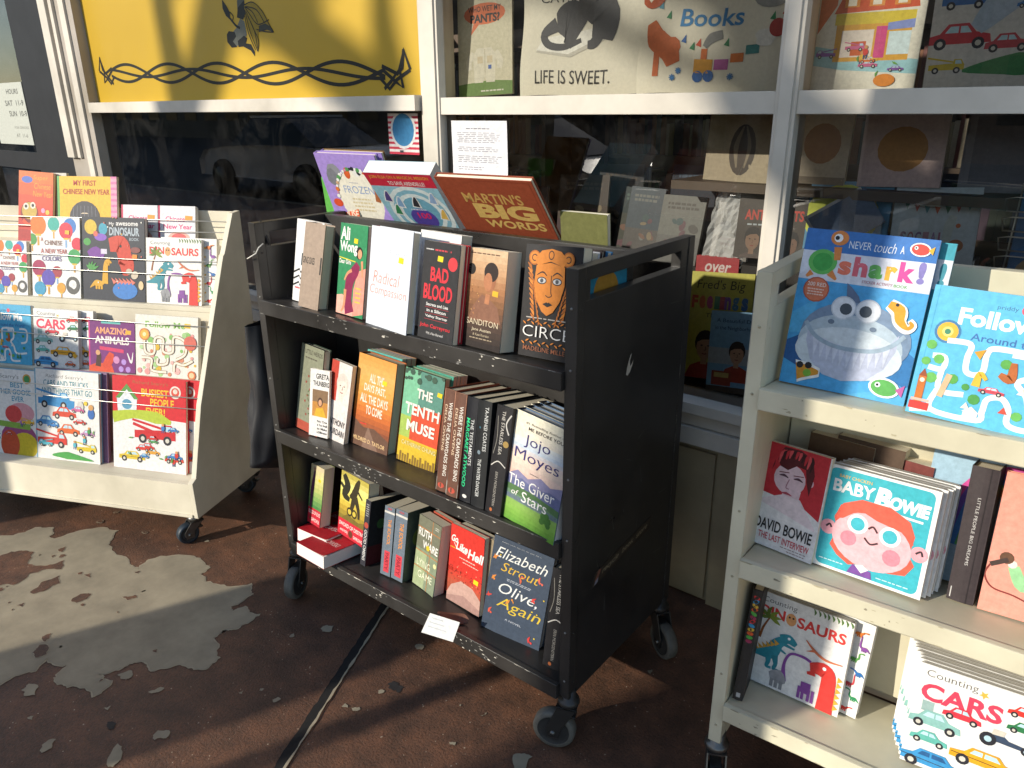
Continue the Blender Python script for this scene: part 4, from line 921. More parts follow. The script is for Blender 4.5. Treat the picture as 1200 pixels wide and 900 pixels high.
BK("paperback_book", (-.559, .079, .182, -.13, .18, -.02, .094, .203), .034, "sage green paperback divided like a window with white author letters", '6a6f58', a_rut, back='a84a34')
BK("paperback_book", (-.543, .118, .181, -.12, .18, -.01, .10, .20), .014, "rust backed paperback behind the sage green one", 'b8523a', None)
def a_hell(a):
    a.rect(0, .40, 1, 1, 'd83428'); grad(a, .12, .45, ['a04a34', 'b8583c', 'c84a34', 'd83c2c'], 6); a.poly([(0, 0), (1, 0), (1, .2), (.75, .30), (.4, .32), (.12, .22), (0, .1)], 'c9a294'); a.poly([(0, 0), (1, 0), (1, .08), (.5, .15), (0, .06)], 'b08a80')
    for i in range(46): x = random.uniform(.0, 1); y = random.uniform(.30, .50); a.k -= 1; a.circ(x, y, random.uniform(.008, .02), random.choice(('7a2a20', 'e0a080', '8a3c2c')), 5)
    a.k += 1
    a.text("Go", .02, .78, .22, .87, 'f8f2ea', .03, .2); a.text("Like", .18, .70, .52, .80, 'f8f2ea', .03, .2); a.text("Hell", .54, .66, .97, .78, 'f8f2ea', .03, .2); a.stroke([(.12, .775), (.22, .72), (.5, .69)], .015, 'f8f2ea'); a.bars(.3, .60, .8, .63, 1, 'f0c8b8'); a.bars(.4, .56, .9, .585, 1, 'f0c8b8'); a.bars(.02, .69, .16, .72, 1, 'e8b83a'); tagp(a, .76, .38, .14)
BK("paperback_book", (-.437, .084, .181, -.09, .17, .03, .126, .213), .014, "bright red racing paperback with white script title", 'd83428', a_hell)
BK("paperback_book", (-.424, .10, .181, -.09, .17, .02, .126, .209), .02, "brown-edged paperback right behind the red racing one", '9a8a70', None)
def a_oli(a):
    a.rect(0, 0, 1, 1, '3f4b5c'); a.bars(.12, .945, .85, .965, 1, 'd8d8d8')
    a.text("Elizabeth", .06, .79, .90, .90, 'f0efe8', -.004, .38); a.text("Strout", .18, .665, .80, .76, 'e0b43a', -.004, .38); a.bars(.3, .58, .74, .61, 2, 'b8bcc4')
    a.text("Olive,", .16, .42, .84, .55, 'f0efe8', -.004, .38); a.text("Again", .18, .255, .90, .40, 'e0c03a', -.004, .38); a.text("A NOVEL", .38, .175, .66, .195, 'c8ccd4')
    for x, y, c in ((.07, .77, 'e08a3a'), (.10, .55, 'e08a3a'), (.05, .36, 'd0463c'), (.13, .19, 'e05a44'), (.88, .70, 'e06a58'), (.80, .49, 'd8403c'), (.55, .69, 'd86a4a'), (.45, .415, 'd88a3a'), (.86, .07, 'd8403c')):
        leaf(a, x-.04, y-.01, .11, c, x*9); leaf(a, x, y, .06, c, x*9+1.2); a.circ(x, y, .018, c, 7)
    for x, y in ((.9, .13), (.88, .38), (.15, .82), (.95, .55)): a.circ(x, y, .013, 'e0c03a', 8)
ro = BK("hardcover_book", (-.288, .052, .184, .10, .18, -.07, .168, .250), .024, "slate blue hardcover scattered with red and orange leaves, frontmost on the bottom shelf", '3f4b5c', a_oli, kind='hard', pages=PAGEW)
stack_behind(ro, 2, .026, "copy standing directly behind the slate blue leaf-scattered hardcover", "copies behind the slate blue hardcover", jit=.002)
SB((-.085, .035, .184, .05, .17, 0, .05, .245), .15, "black spine with pale swirls in the dark right corner of the bottom shelf", '1d1b1e', sp_star, side='1d1b1e')
# card and dry leaf on the bottom lip
cdm = MB(); P4 = [(-.402, -.0118, .206), (-.300, -.0118, .226), (-.326, -.0118, .155), (-.438, -.0118, .130)]
cdm.face([(x, y+.0004, z) for x, y, z in P4][::-1], ink('efeeec', .6)); cdm.face(P4, ink('efeeec', .6))
for i in range(3):
    b0 = [Vector(P4[0]).lerp(Vector(P4[3]), .2+.22*i).lerp(Vector(P4[1]).lerp(Vector(P4[2]), .2+.22*i), t) for t in (.12, .5+.1*i)]
    q = [b0[0], b0[1], b0[1]+Vector((0, 0, .004)), b0[0]+Vector((0, 0, .004))]; cdm.face([v+Vector((0, -.0006, 0)) for v in q], ink('cfd2d6'))
tag(cdm.build("price_card", None, Mb), "small white card tucked over the front lip of the bottom shelf", "card")
lm_ = MB(); vs = []
for i in range(7):
    for j in range(4): t = i/6; s_ = (j-1.5)/1.5*sin(pi*min(max(t, .05), .97))*.026; vs.append((-.40+.085*t, .010+.02*t+s_, .189+.006*sin(t*5+j)+.003*abs(j-1.5)))
lm_.mesh(vs, [(i*4+j, i*4+j+1, (i+1)*4+j+1, (i+1)*4+j) for i in range(6) for j in range(3)], plain("dry_leaf_brown", '6b4636', .7), True)
tag(lm_.build("dry_leaf"), "curled brown leaf lying behind the white card on the bottom shelf", "leaf")

# ================================================================== BOOKS STICKING UP BEHIND THE BLACK CART'S DIVIDER
def toplean(u, v, z, yaw, lean, roll, w_, h_, ext, t, name, label, col, art, kind='hard', pages=None, **kw):
    """visible part starts at z; the book goes on down behind the divider by ext"""
    M = book_matrix((u, v, z, yaw, lean, roll, w_, h_)) @ Matrix.Translation((0, 0, -ext))
    return book(name, label, M, w_, h_+ext, t, col, lambda a: art(a, ext/(h_+ext)), kind=kind, group="picture books leaning over the cart's divider", pages=pages, **kw)
def a_fro(a, b):
    Y = lambda y: b+(1-b)*y
    a.rect(0, 0, 1, 1, 'a98fd8'); a.ell(.56, Y(.22), .36, .42, 'f0ead8'); a.text("FROZEN", .32, Y(.33), .82, Y(.46), '7f9ac8', -.004); a.bars(.40, Y(.0), .76, Y(.26), 4, 'd8c8a0')
    a.bars(.44, Y(.5), .62, Y(.53), 1, 'a8a8b8')
    a.stroke([(.16, Y(.5)), (.24, Y(.72)), (.34, Y(.66))], [.14, .20, .06], '8f9098'); a.ell(.19, Y(.6), .09, .12, '7c7d86'); a.ell(.46, Y(.68), .05, .08, 'd8602c'); a.ell(.62, Y(.70), .06, .06, 'f0eee8'); a.ell(.66, Y(.71), .035, .05, '26262c'); a.stroke([(.84, Y(.2)), (.88, Y(.44)), (.84, Y(.52))], [.08, .10, .05], 'a8643a'); a.ell(.14, Y(.14), .08, .06, 'd8502c')
    r_ = random.Random(4)
    for i in range(26): t = .15+2.9*i/25; a.circ(.56+.37*cos(t), Y(.22)+.44*a.w/a.h*sin(t), r_.uniform(.016, .038), r_.choice(('e07a3a', '8a8a92', 'd8b08a', '5a9a5a', 'f0f0ea', '2a2a30', 'c8584a', 'd890a8')), 7)
_=None
toplean(-1.024, .293, 1.13, .153, -.382, -.013, .21, .171, .10, .014, "picture_book", "lavender picture book with an ivory oval of type, leaning over the cart divider", 'a98fd8', a_fro)
tp = book("picture_book", "second lavender picture book peeking out behind the one with the ivory oval", book_matrix((-1.012, .309, 1.133, .153, -.382, -.013, .21, .17)) @ Matrix.Translation((0, 0, -.1)), .21, .274, .014, '9c83cc', None, kind='hard', group="picture books leaning over the cart's divider", back='7a5a34')
def a_joi(a, b):
    Y = lambda y: b+(1-b)*y
    a.rect(0, 0, 1, 1, '9fd0e2'); a.rect(0, Y(.72), 1, 1, 'd83048'); a.text("JOIN ELSA ON A MAGICAL MISSION", .06, Y(.865), .94, Y(.95), 'e8a83a', .012); a.text("TO SAVE ARENDELLE!", .30, Y(.75), .84, Y(.83), 'f6f2ee', .012)
    for rx, c in ((.46, 'e8f4f6'), (.40, '8fc4da'), (.34, 'e8f4f6'), (.28, '7ab6d0')): a.ell(.55, Y(.12), rx, rx*1.1, c)
    a.ell(.54, Y(.0), .2, .2, '5a4aa8'); a.text("100", .46, Y(.0), .66, Y(.14), 'e0306a', .03); a.bars(.40, Y(.18), .68, Y(.24), 1, 'dfe4f4')
    for x, y, c in ((.16, .5, '5a4a8a'), (.30, .38, '8ab0d8'), (.20, .2, '3a8a5a'), (.84, .5, '9ab8e0'), (.88, .15, 'e8c060'), (.55, .4, '33333a')): a.stroke([(x-.02, Y(y-.14)), (x, Y(y)), (x+.02, Y(y+.12))], [.14, .10, .03], 'f4f6f6'); a.stroke([(x-.02, Y(y-.12)), (x, Y(y)), (x+.02, Y(y+.10))], [.10, .07, .02], c)
toplean(-.775, .285, 1.13, .20, -.74, 0, .20, .165, .10, .040, "picture_book", "thick pale blue activity book with a red top band and white pages on top", '9fd0e2', a_joi, 'paper', PAGEW, spine='3f6fa8')
def a_mar(a, b):
    Y = lambda y: b+(1-b)*y
    a.rect(0, 0, 1, 1, '9a4a30')
    for q in ((.03, .0, .036, .96), (.964, .0, .97, .96), (.03, .955, .97, .962)): a.rect(q[0], Y(q[1]), q[2], Y(q[3]), '7a3320')
    a.text("MARTIN'S", .20, Y(.53), .82, Y(.73), 'c9a05a', .02); a.text("BIG", .26, Y(.22), .90, Y(.52), 'd8b468', .05); a.text("WORDS", .30, Y(.03), .93, Y(.19), 'd8b468', .03)
    a.poly([(.02, Y(.75)), (.45, Y(.98)), (.02, Y(.98))], '9a4a30')
toplean(-.504, .272, 1.13, .092, -.722, -.001, .26, .165, .10, .014, "picture_book", "rust brown picture book with large golden letters, leaning over the cart divider", '9a4a30', a_mar)
def a_exit(a): a.rect(0, 0, 1, 1, '5fae4a'); a.rect(.34, 0, 1, .8, 'e0603a'); a.text("TEXTS", .40, .62, .98, .72, 'f0e0c8', .02); a.text("HOUSE", .40, .46, .98, .56, 'f0e0c8', .02)
BK("paperback_book", (-1.06, .305, 1.02, .1, -.1, 0, .13, .20), .02, "green and orange paperback showing left of the lavender picture book", '5fae4a', a_exit)
BK("picture_book", (-.225, .30, 1.0, .05, -.1, 0, .12, .185), .012, "olive and yellow edged book standing right of the rust brown one", '6a6a3a', None)
BK("picture_book", (-.19, .30, 1.0, -.3, -.05, 0, .10, .10), .012, "teal and orange book seen through the handle slot of the black cart", '2f8fb0', lambda a: (a.rect(0, 0, 1, 1, '2f94b8'), a.circ(.5, .3, .4, 'c8963a')))
BK("picture_book", (-.0185, .075, .925, 1.55, .02, 0, .15, .178), .006, "blue book with an orange sun, glimpsed through the front of the handle slot", '2f8fb0', lambda a: (a.rect(0, 0, 1, 1, '2f94b8'), a.circ(.5, .72, .3, 'c8963a'), a.bars(.1, .92, .9, .98, 2, '1f5f7a')))

# ================================================================== CREAM CART ON THE RIGHT
RO_, RY_ = (.303, .094, 0), .056
GR = "children's books on the cream cart"
def RB(name, fit, t, label, col, art=None, **kw): return BK(name, fit, t, label, col, art, GR, RO_, RY_, .0, **kw)
def fish(a, x, y, s, c, c2, flip=1):
    q = a.w/a.h; a.ell(x, y, s*1.18, s*.82, 'f4f4f2', .1*flip); a.ell(x, y, s, s*.66, c, .1*flip); a.poly([(x-flip*.85*s, y), (x-flip*1.5*s, y+.5*s*q), (x-flip*1.4*s, y-.5*s*q)], c2); a.circ(x+flip*.5*s, y+.18*s*q, .22*s, 'ffffff', 8); a.circ(x+flip*.52*s, y+.18*s*q, .11*s, '22222a', 8)
def a_sha(a):
    a.rect(0, 0, 1, 1, '4aa6de'); a.poly([(0, .28), (.25, .40), (.2, .1), (0, .16)], '2a5f9a'); a.poly([(0, .46), (.2, .58), (.15, .35), (0, .33)], '58b4e4'); a.poly([(.7, .2), (1, .1), (1, .3), (.8, .4)], '2f78b4'); a.poly([(.55, 0), (1, 0), (1, .12)], '58b0e0')
    a.rect(0, .865, 1, 1, '3a78c0'); a.rect(0, .685, 1, .865, 'dfe2ec')
    a.text("NEVER", .35, .90, .52, .945, 'eef2f6', -.002); a.text("touch", .535, .895, .70, .955, 'eef2f6', -.008, .15); a.text("A", .735, .90, .765, .945, 'eef2f6', .01)
    for t, x0, x1, y0, y1, c in (("s", .30, .40, .735, .82, 'e8785f'), ("h", .415, .525, .735, .855, 'e06a78'), ("a", .535, .64, .735, .82, '62ae5a'), ("r", .66, .745, .735, .82, 'e8b03a'), ("k", .755, .875, .735, .855, 'd84a9a'), ("!", .89, .945, .735, .865, '8a80c0')): a.text(t, x0, y0, x1, y1, c, .05)
    a.text("BOOK", .74, .70, .84, .718, '6ab04a', .01); a.text("STICKER ACTIVITY", .50, .70, .73, .718, 'a86a78', .01)
    a.ell(.27, .955, .07, .06, 'e08a48'); a.circ(.26, .955, .035, 'ffffff', 10); a.circ(.25, .955, .018, '22222a', 8); a.ell(.17, .80, .115, .105, '62b85a'); a.ell(.17, .80, .08, .075, '3fa44a'); a.stroke([(.24, .74), (.3, .70)], [.06, .02], 'e08a48', False); a.stroke([(.1, .73), (.06, .70)], [.05, .02], 'e08a48', False); a.stroke([(.27, .9), (.28, .82)], [.06, .05], 'e08a48', False)
    a.circ(.16, .625, .105, 'b8583c', 16); a.circ(.16, .625, .095, 'd87a58', 16); a.text("200 RED", .085, .645, .235, .67, 'f0e0d4', .01); a.bars(.09, .585, .23, .635, 3, 'f0d0c0')
    # shark body, fin, face, grin
    a.poly([(.42, .56), (.395, .69), (.44, .665), (.50, .62), (.54, .56)], '5f7290'); a.ell(.53, .36, .43, .29, '7d93ae', 0, 26); a.ell(.50, .31, .41, .25, 'b4c4d0', 0, 26)
    a.ell(.50, .255, .42, .215, 'cfd9e0', 0, 26)
    a.poly([(.16, .40), (.22, .33), (.35, .285), (.52, .28), (.70, .30), (.80, .35), (.86, .42), (.86, .32), (.80, .20), (.68, .11), (.50, .08), (.34, .10), (.22, .18), (.16, .30)], 'b9bfd4')
    for i in range(11): x = .21+.055*i; a.poly([(x, .31-.02*sin(i/10*pi)+.03*abs(i-5)/5), (x+.03, .16+.04*abs(i-5)/5), (x+.06, .31-.02*sin(i/10*pi)+.03*abs(i-5)/5)], 'cdd2e2')
    a.stroke([(.13, .42), (.22, .34), (.36, .295), (.52, .285), (.70, .30), (.82, .35), (.90, .42)], .035, '9fb2c2')
    for x in (.405, .595): a.circ(x, .535, .098, 'c8d0da', 20); a.circ(x, .535, .088, 'e4e8ee', 20)
    a.circ(.425, .53, .048, '4a5560', 14); a.circ(.578, .53, .048, '4a5560', 14); a.ell(.33, .44, .026, .02, '6a7b90'); a.ell(.66, .43, .026, .02, '6a7b90'); a.stroke([(.44, .475), (.50, .482), (.55, .475)], .012, 'c0cbd6')
    fish(a, .875, .935, .065, 'd84a40', 'e8b83a', -1); fish(a, .83, .09, .10, '5fae58', 'c060a0', -1)
    a.stroke([(.13, .09), (.20, .10), (.32, .105)], [.2, .16, .07], 'f4f2ee'); a.stroke([(.13, .09), (.20, .10), (.31, .105)], [.15, .11, .03], 'd8942c'); a.circ(.15, .135, .03, '1d1d22', 8); a.circ(.22, .14, .03, '1d1d22', 8); a.circ(.22, .09, .035, '7ab03a', 8)
    a.stroke([(.74, .60), (.82, .56), (.84, .50), (.90, .46), (.94, .49), (.91, .52)], [.09, .13, .10, .07, .06, .04], 'f4f2ee'); a.stroke([(.74, .60), (.82, .57), (.84, .51), (.90, .47), (.935, .49), (.91, .51)], [.05, .09, .07, .03, .03, .02], 'e8a02c'); a.circ(.80, .60, .014, '22222a', 7)
rs = RB("picture_book", (.036, .070, .941, .01, .17, -.02, .202, .268), .012, "blue picture book with a wide grinning shark, large on the cream cart's top shelf", '3a78c0', a_sha)
rs2 = RB("picture_book", (.060, .088, .941, .01, .17, -.02, .199, .262), .012, "teal-edged copy slipped right and behind the grinning shark book", '3a9fb0', lambda a: (a.rect(0, .72, 1, .9, 'd8dce6'), a.text("!", .92, .74, .97, .88, '3a8fa0', .05)))
BUTT = ['e8c040', 'd8503c', '5a9a4a', 'd86aa0', 'f0e8d8', '8a5a3a', 'e08a3a']
def a_fol(a, cx=0, world=True, wall='f4f4f0', bg='5fbde4', main='Follow Me', sub='Around the World'):
    a.rect(0, 0, 1, 1, bg); a.rect(.03, .0, .035, 1, '4aa8d0')
    a.circ(.52, .90, .035, 'e0566a', 12); a.text("priddy", .36, .875, .47, .915, '3a6f9a'); a.text("books", .57, .875, .68, .912, '3a6f9a')
    a.text(main, .17, .73, .82, .86, 'fbfbf8', .035); a.text(sub, .26, .63, .86, .685, '3a6fae', .012)
    a.circ(.13, .665, .075, '3f7fae', 18); a.circ(.13, .665, .06, 'e8b83a', 16); a.circ(.13, .665, .032, 'f4d87a', 12); a.circ(.13, .665, .018, '3f8a6a', 10)
    for p in ([(.14, .60), (.27, .60), (.27, .50), (.28, .40), (.33, .38), (.37, .42), (.37, .56), (.42, .60), (.62, .60)], [(.08, .47), (.15, .47), (.15, .38), (.07, .38)], [(.15, .38), (.16, .22), (.30, .22)], [(.15, .22), (.14, .06), (.40, .05), (.42, .12), (.43, .22), (.50, .25), (.55, .18), (.56, .08), (.62, .05), (.75, .06)], [(.62, .6), (.62, .45), (.56, .38), (.62, .3), (.66, .2), (.75, .18), (.90, .2)], [(.75, .6), (.9, .58), (.9, .4), (.78, .36)], [(.02, .03), (.14, .06)]):
        a.stroke(p, .034, wall)
    r = random.Random(5)
    for x, y in ((.06, .55), (.05, .42), (.10, .30), (.12, .45), (.30, .28), (.22, .32), (.48, .5), (.52, .46), (.36, .20), (.60, .14), (.66, .52), (.83, .48), (.84, .28), (.70, .12)):
        a.circ(x, y, r.uniform(.022, .036), r.choice(('5aa84a', '4a9a48', '6ab85a')), 9)
    a.stroke([(.055, .10), (.055, .30)], .045, 'c8702c', False); a.poly([(.03, .30), (.08, .30), (.055, .36)], '9a4a24'); a.circ(.055, .27, .015, 'f0e8d0', 8)
    a.rect(.01, .04, .125, .10, 'd83a34'); a.rect(.015, .105, .12, .125, 'e8b8a8'); a.stroke([(.17, .17), (.20, .35)], .035, 'e0b890', False); a.rect(.32, .06, .40, .10, 'f0eeea'); a.poly([(.31, .10), (.36, .145), (.41, .10)], 'e8e4dc')
    car(a, .44, .265, .14, 'd84a5a', kind=1); a.stroke([(.35, .30), (.36, .40), (.40, .36)], [.05, .03, .02], 'e8b83a'); a.stroke([(.46, .42), (.52, .40), (.52, .52)], [.03, .06, .03], 'b8642c'); a.poly([(.30, .55), (.36, .58), (.34, .50)], 'e0a02c'); a.rect(.50, .555, .60, .585, 'e8ecf0')
    for x, y in ((.50, .14), (.57, .30), (.30, .12)): a.poly([(x, y), (x+.05, y), (x+.025, y+.05)], r.choice(BUTT))
    for x in (.68, .74): a.poly([(x, .1), (x+.04, .1), (x+.02, .2)], '3f8a4a')
RB("board_book", (.246, .031, .945, -.05, .18, -.02, .24, .201), .016, "light blue board book printed with a white finger maze on the cream cart", '5fbde4', lambda a: a_fol(a), kind='board')
for i, (z, c, lab, y) in enumerate(((.952, '2f4f8a', "thick dark blue book lying behind the maze board book", .10), (.995, '8a8270', "thick tan book lying on the dark blue one behind the maze board book", .105))):

    M = Matrix.Translation(RO_) @ Matrix.Rotation(RY_+.03, 4, 'Z') @ Matrix.Translation((.285+.035*i, .255, z+.075+.04)) @ Matrix(((1, 0, 0, 0), (0, 0, 1, 0), (0, -1, 0, 0), (0, 0, 0, 1)))
    book("hardcover_book", lab, M, .24, .19, .04, c, None, kind='hard', group=GR)
def a_dbo(a):
    a.rect(0, 0, 1, 1, 'ece8e6'); a.poly([(.02, .52), (.02, 1), (.98, 1), (.98, .22), (.72, .48)], 'c8303a'); a.rect(0, 0, .02, 1, 'ece8e6')
    a.poly([(.02, .30), (.98, .22), (.98, .40), (.72, .48), (.02, .505)], 'ece8e6'); a.stroke([(.52, .62), (.50, .46)], .26, 'e6c9d0', False); a.poly([(.06, .44), (.38, .54), (.66, .54), (.95, .32), (.95, .3), (.05, .42)], 'ead9dc')
    a.ell(.45, .70, .24, .235, 'e6c9d0'); a.ell(.76, .72, .05, .06, 'e0b8c2')
    a.poly([(.16, .74), (.20, .90), (.30, .985), (.55, .99), (.74, .93), (.80, .80), (.77, .60), (.70, .72), (.66, .83), (.52, .84), (.40, .78), (.28, .80), (.22, .86)], '5a1a20'); 
    for i in range(12): t = i/11; a.stroke([(.2+.52*t, .80+.1*sin(t*3)), (.22+.52*t, .90+.06*sin(t*3)), (.30+.42*t, .96)], [.015, .05, .015], ('c8323c', 'e0585c', '3a1418')[i % 3])
    for x in (.36, .58): a.stroke([(x-.07, .715), (x, .725), (x+.07, .71)], [.01, .04, .01], '5a3a48'); a.stroke([(x-.08, .745), (x+.07, .76)], .014, '7a3a3e', False)
    a.stroke([(.45, .70), (.42, .62), (.47, .61)], .014, 'b07a88'); a.stroke([(.36, .555), (.44, .565), (.53, .555)], [.01, .04, .01], 'b04a5a')
    a.text("DAVID BOWIE", .06, .165, .94, .275, '2a2a2c', .02); a.text("THE LAST INTERVIEW", .14, .075, .93, .14, 'c8404a', .01); a.bars(.5, .045, .93, .06, 1, '8a6a6a'); a.bars(.6, .02, .93, .035, 1, '8a6a6a')
RB("paperback_book", (.011, .081, .601, -.15, .18, .01, .127, .205), .012, "white and red paperback with a red-haired portrait on the cream cart", 'ece8e6', a_dbo)
def a_bbo(a):
    a.rect(0, 0, 1, 1, 'f2f0ec'); r_ = rrect(.93, .95, .06, 4); a.poly([(x+.03, z+.025) for x, z in r_], '39b3c0')
    a.text("BABY CHICKEN", .12, .895, .42, .925, 'e8b84a', .01); a.text("BABY", .08, .755, .46, .875, 'f4f2ee', .03); a.text("B", .46, .70, .60, .90, 'f4f2ee', .06, .12); a.text("OWIE", .59, .725, .93, .85, 'f4f2ee', .06, .1); a.stroke([(.58, .695), (.90, .685)], .022, 'f4f2ee', False)
    a.poly([(.18, .38), (.14, .24), (.22, .16), (.34, .10), (.44, .14), (.70, .14), (.84, .17), (.90, .28), (.84, .36), (.86, .54), (.80, .66), (.62, .74), (.36, .74), (.20, .66), (.14, .52)], 'e8604a')
    for x in (.10, .92): a.circ(x, .40, .075, 'f0a8b0', 14)
    a.stroke([(.08, .40), (.11, .43), (.13, .40)], .018, '3a2a30'); a.stroke([(.89, .40), (.93, .43), (.95, .39)], .018, '3a2a30')
    a.ell(.50, .37, .36, .27, 'f3b9be', -.1, 24); a.poly([(.14, .5), (.18, .64), (.36, .72), (.62, .70), (.82, .60), (.86, .46), (.74, .55), (.52, .585), (.36, .64), (.22, .52)], 'e8604a')
    for x, y in ((.36, .505), (.655, .475)): a.circ(x, y, .095, 'f8f6f2', 18); a.circ(x, y, .065, '3fb6c4', 16)
    a.circ(.30, .35, .075, 'ee8a98', 14); a.circ(.70, .29, .08, 'ee8a98', 14); a.stroke([(.46, .49), (.50, .52), (.545, .475)], .018, '4a2a30'); a.stroke([(.44, .40), (.50, .355), (.565, .385)], .018, '4a2a30')
    a.poly([(.34, .03), (.38, .12), (.55, .10), (.57, .03)], '7a4a9a'); a.poly([(.40, .12), (.47, .14), (.53, .11), (.47, .06)], 'f2f0ec'); a.bars(.06, .075, .33, .095, 1, 'd0eef0'); a.bars(.6, .055, .92, .075, 1, 'd0eef0')
rb_ = RB("board_book", (.134, .070, .602, -.12, .18, .03, .186, .194), .014, "turquoise board book with a smiling red-haired cartoon child", 'f2f0ec', a_bbo, kind='board')
stack_behind(rb_, 4, .0155, "turquoise board book copy lined up behind the smiling red-haired child", "copies behind the turquoise board book", jit=.003, side=.004)
for i, (c, hh) in enumerate((('6a4f38', .215), ('5a4636', .222), ('7a3a34', .205))):
    RB("paperback_book", (.07+.05*i, .175, .59, -.1, .12, 0, .12, hh), .04, ("umber", "dark walnut", "brick red")[i]+" book in the shaded back row of the cream cart's middle shelf", c, None)
def sp_blk(a): a.rect(0, 0, 1, 1, '3a3032'); a.rect(.70, 0, .74, 1, '241c1e'); a.text("LITTLE PEOPLE BIG DREAMS", .42, .28, .54, .78, 'c8c4c0', .0, rot=-90); a.rect(.1, .02, .14, .10, 'c8c4c0')
SB((.353, .100, .598, -.10, .17, .04, .041, .240), .16, "thick dark maroon spine left of the salmon pink cover", '3a3032', sp_blk, GR, RO_, RY_, side='2c2426')
def a_pin(a):
    a.rect(0, 0, 1, 1, 'f0a08c'); a.text("David", .26, .80, .62, .89, '6a3a2c', -.004, .1); a.text("Bowie", .34, .69, .72, .77, '6a3a2c', -.004, .1)
    a.poly([(.30, .10), (.34, .32), (.52, .36), (.66, .30), (.70, .05)], '9ed49a'); a.stroke([(.34, .32), (.24, .24), (.16, .36)], [.10, .09, .07], '9ed49a'); a.circ(.15, .375, .03, 'f4e4d8', 8); a.circ(.11, .41, .045, '6a4a36', 12); a.stroke([(.12, .40), (.02, .34)], .035, '4a3a34', False); a.stroke([(.02, .34), (.0, .26), (.06, .18), (.2, .16), (.34, .12)], .012, '8a3a34')
    a.ell(.50, .50, .15, .16, 'f4e0d4'); a.poly([(.34, .52), (.36, .68), (.52, .72), (.66, .66), (.67, .50), (.60, .60), (.42, .60)], 'd8503c'); a.circ(.36, .48, .035, 'f4e0d4', 8); a.circ(.45, .50, .012, '2a2a2a', 7); a.circ(.55, .50, .012, '2a2a2a', 7)
RB("picture_book", (.400, .095, .599, .02, .17, .01, .23, .243), .012, "salmon pink hardcover with a child singing into a microphone", 'f0a08c', a_pin, kind='hard')
def a_rain(a):
    a.rect(0, 0, 1, 1, 'a8c8dc')
    for i, c in enumerate(('d850a0', '7a5ac0', '4a8ad8', '5ab86a', 'e8d04a', 'e88a3a')): a.stroke([(.2+.05*i, .3), (.3+.05*i, .75), (.6+.03*i, .95-.05*i), (.95, .9-.06*i)], .07, c)
RB("picture_book", (.285, .16, .596, .0, .15, 0, .19, .235), .012, "pale blue book with rainbow ripples behind the salmon pink one", 'a8c8dc', a_rain)
rd = RB("board_book", (.027, .107, .257, -.06, .17, .02, .193, .204), .016, "white dinosaur board book on the cream cart's bottom shelf", 'f2efe9', dinos_cover, kind='board')
RB("board_book", (.062, .138, .255, -.10, .16, .0, .188, .205), .016, "board book showing an edge of tiny animals right of the white dinosaur one", 'f2efe9', dinos_back, kind='board')
def sp_col(a):
    a.rect(0, 0, 1, 1, '37322f'); r = random.Random(8)
    for i in range(12): a.ell(.5, .93-.035*i, .34, .022*9, ('d83a3a', '3a9ac8', 'e8b83a', 'e0602c', '5ab04a', 'a83a5a')[i % 6], r.uniform(-.6, .6), 8)
    a.rect(.3, .03, .7, .07, 'b8b4b0')
SB((.034, .02, .268, .14, .17, -.04, .020, .245), .15, "tall dark spine with bright coloured shapes on the cream cart's bottom shelf", '37322f', sp_col, GR, RO_, RY_, side='2c2826')
rcx = RB("board_book", (.339, .058, .262, .03, .17, .01, .19, .20), .012, "white board book covered in small cars, at the lower right corner", 'f3f1ec', cars_cover, kind='board')
stack_behind(rcx, 7, .0128, "white car board book copy stepped back behind the one at the lower right", "copies behind the car board book", jit=.002, side=-.0035)

# ================================================================== LEFT RACK
GL = "picture books on the cream step rack"
def LB(name, row, u, w_, h_, t, label, col, art=None, yaw=0, roll=0, dv=0, **kw):
    v, z = LROW[row]
    return BK(name, (u, v+dv, z, yaw, .23, roll, w_, h_), t, label, col, art, GL, LO, LY, **kw)
CB = ['d83a30', '3a7fc0', 'e8b83a', '4a9a4a', 'e07a2a', '8a5ab0', '5ab8c8', 'd86a9a']
def a_tru(a):
    a.rect(0, 0, 1, 1, 'eeeae4'); a.rect(0, 0, .02, 1, '7fb0c8'); a.text("Richard Scarry's", .18, .90, .76, .95, '8a8680', -.002, .1); a.text("CARS AND TRUCKS", .14, .82, .84, .885, '3f8a9a', .012); a.text("AND THINGS THAT GO", .10, .735, .90, .80, '3f8a9a', .012)
    a.stroke([(.12, .66), (.62, .62)], .12, '3a8fc8', False); car(a, .30, .60, .50, '3a8fc8', kind=2); car(a, .46, .48, .38, 'd84a30'); car(a, .18, .38, .34, '4a8ac0'); car(a, .52, .30, .36, 'e0662c'); car(a, .82, .30, .22, 'c890b8'); car(a, .26, .16, .46, 'd83a30', kind=2); car(a, .80, .12, .30, 'dcc22c', kind=2)
    a.stroke([(.26, .05), (.5, .06), (.9, .03)], [.02, .10, .01], '4aa04a'); a.ell(.88, .55, .05, .07, '3a6fb8'); a.circ(.88, .62, .04, 'd8a060', 8); a.circ(.80, .66, .03, 'e8c840', 8); a.ell(.72, .62, .05, .07, 'd8d4cc')
    busy(a, 8, .08, .6, CB, 3)
LB("picture_book", 0, -.686, .270, .322, .015, "large white picture book crowded with cars and trucks, bottom row", '7fb0c8', a_tru, kind='hard', roll=.0)
LB("picture_book", 0, -.665, .268, .320, .010, "purple-edged book tucked behind the cars and trucks picture book", '8a6a8a', None, dv=.018, kind='hard')
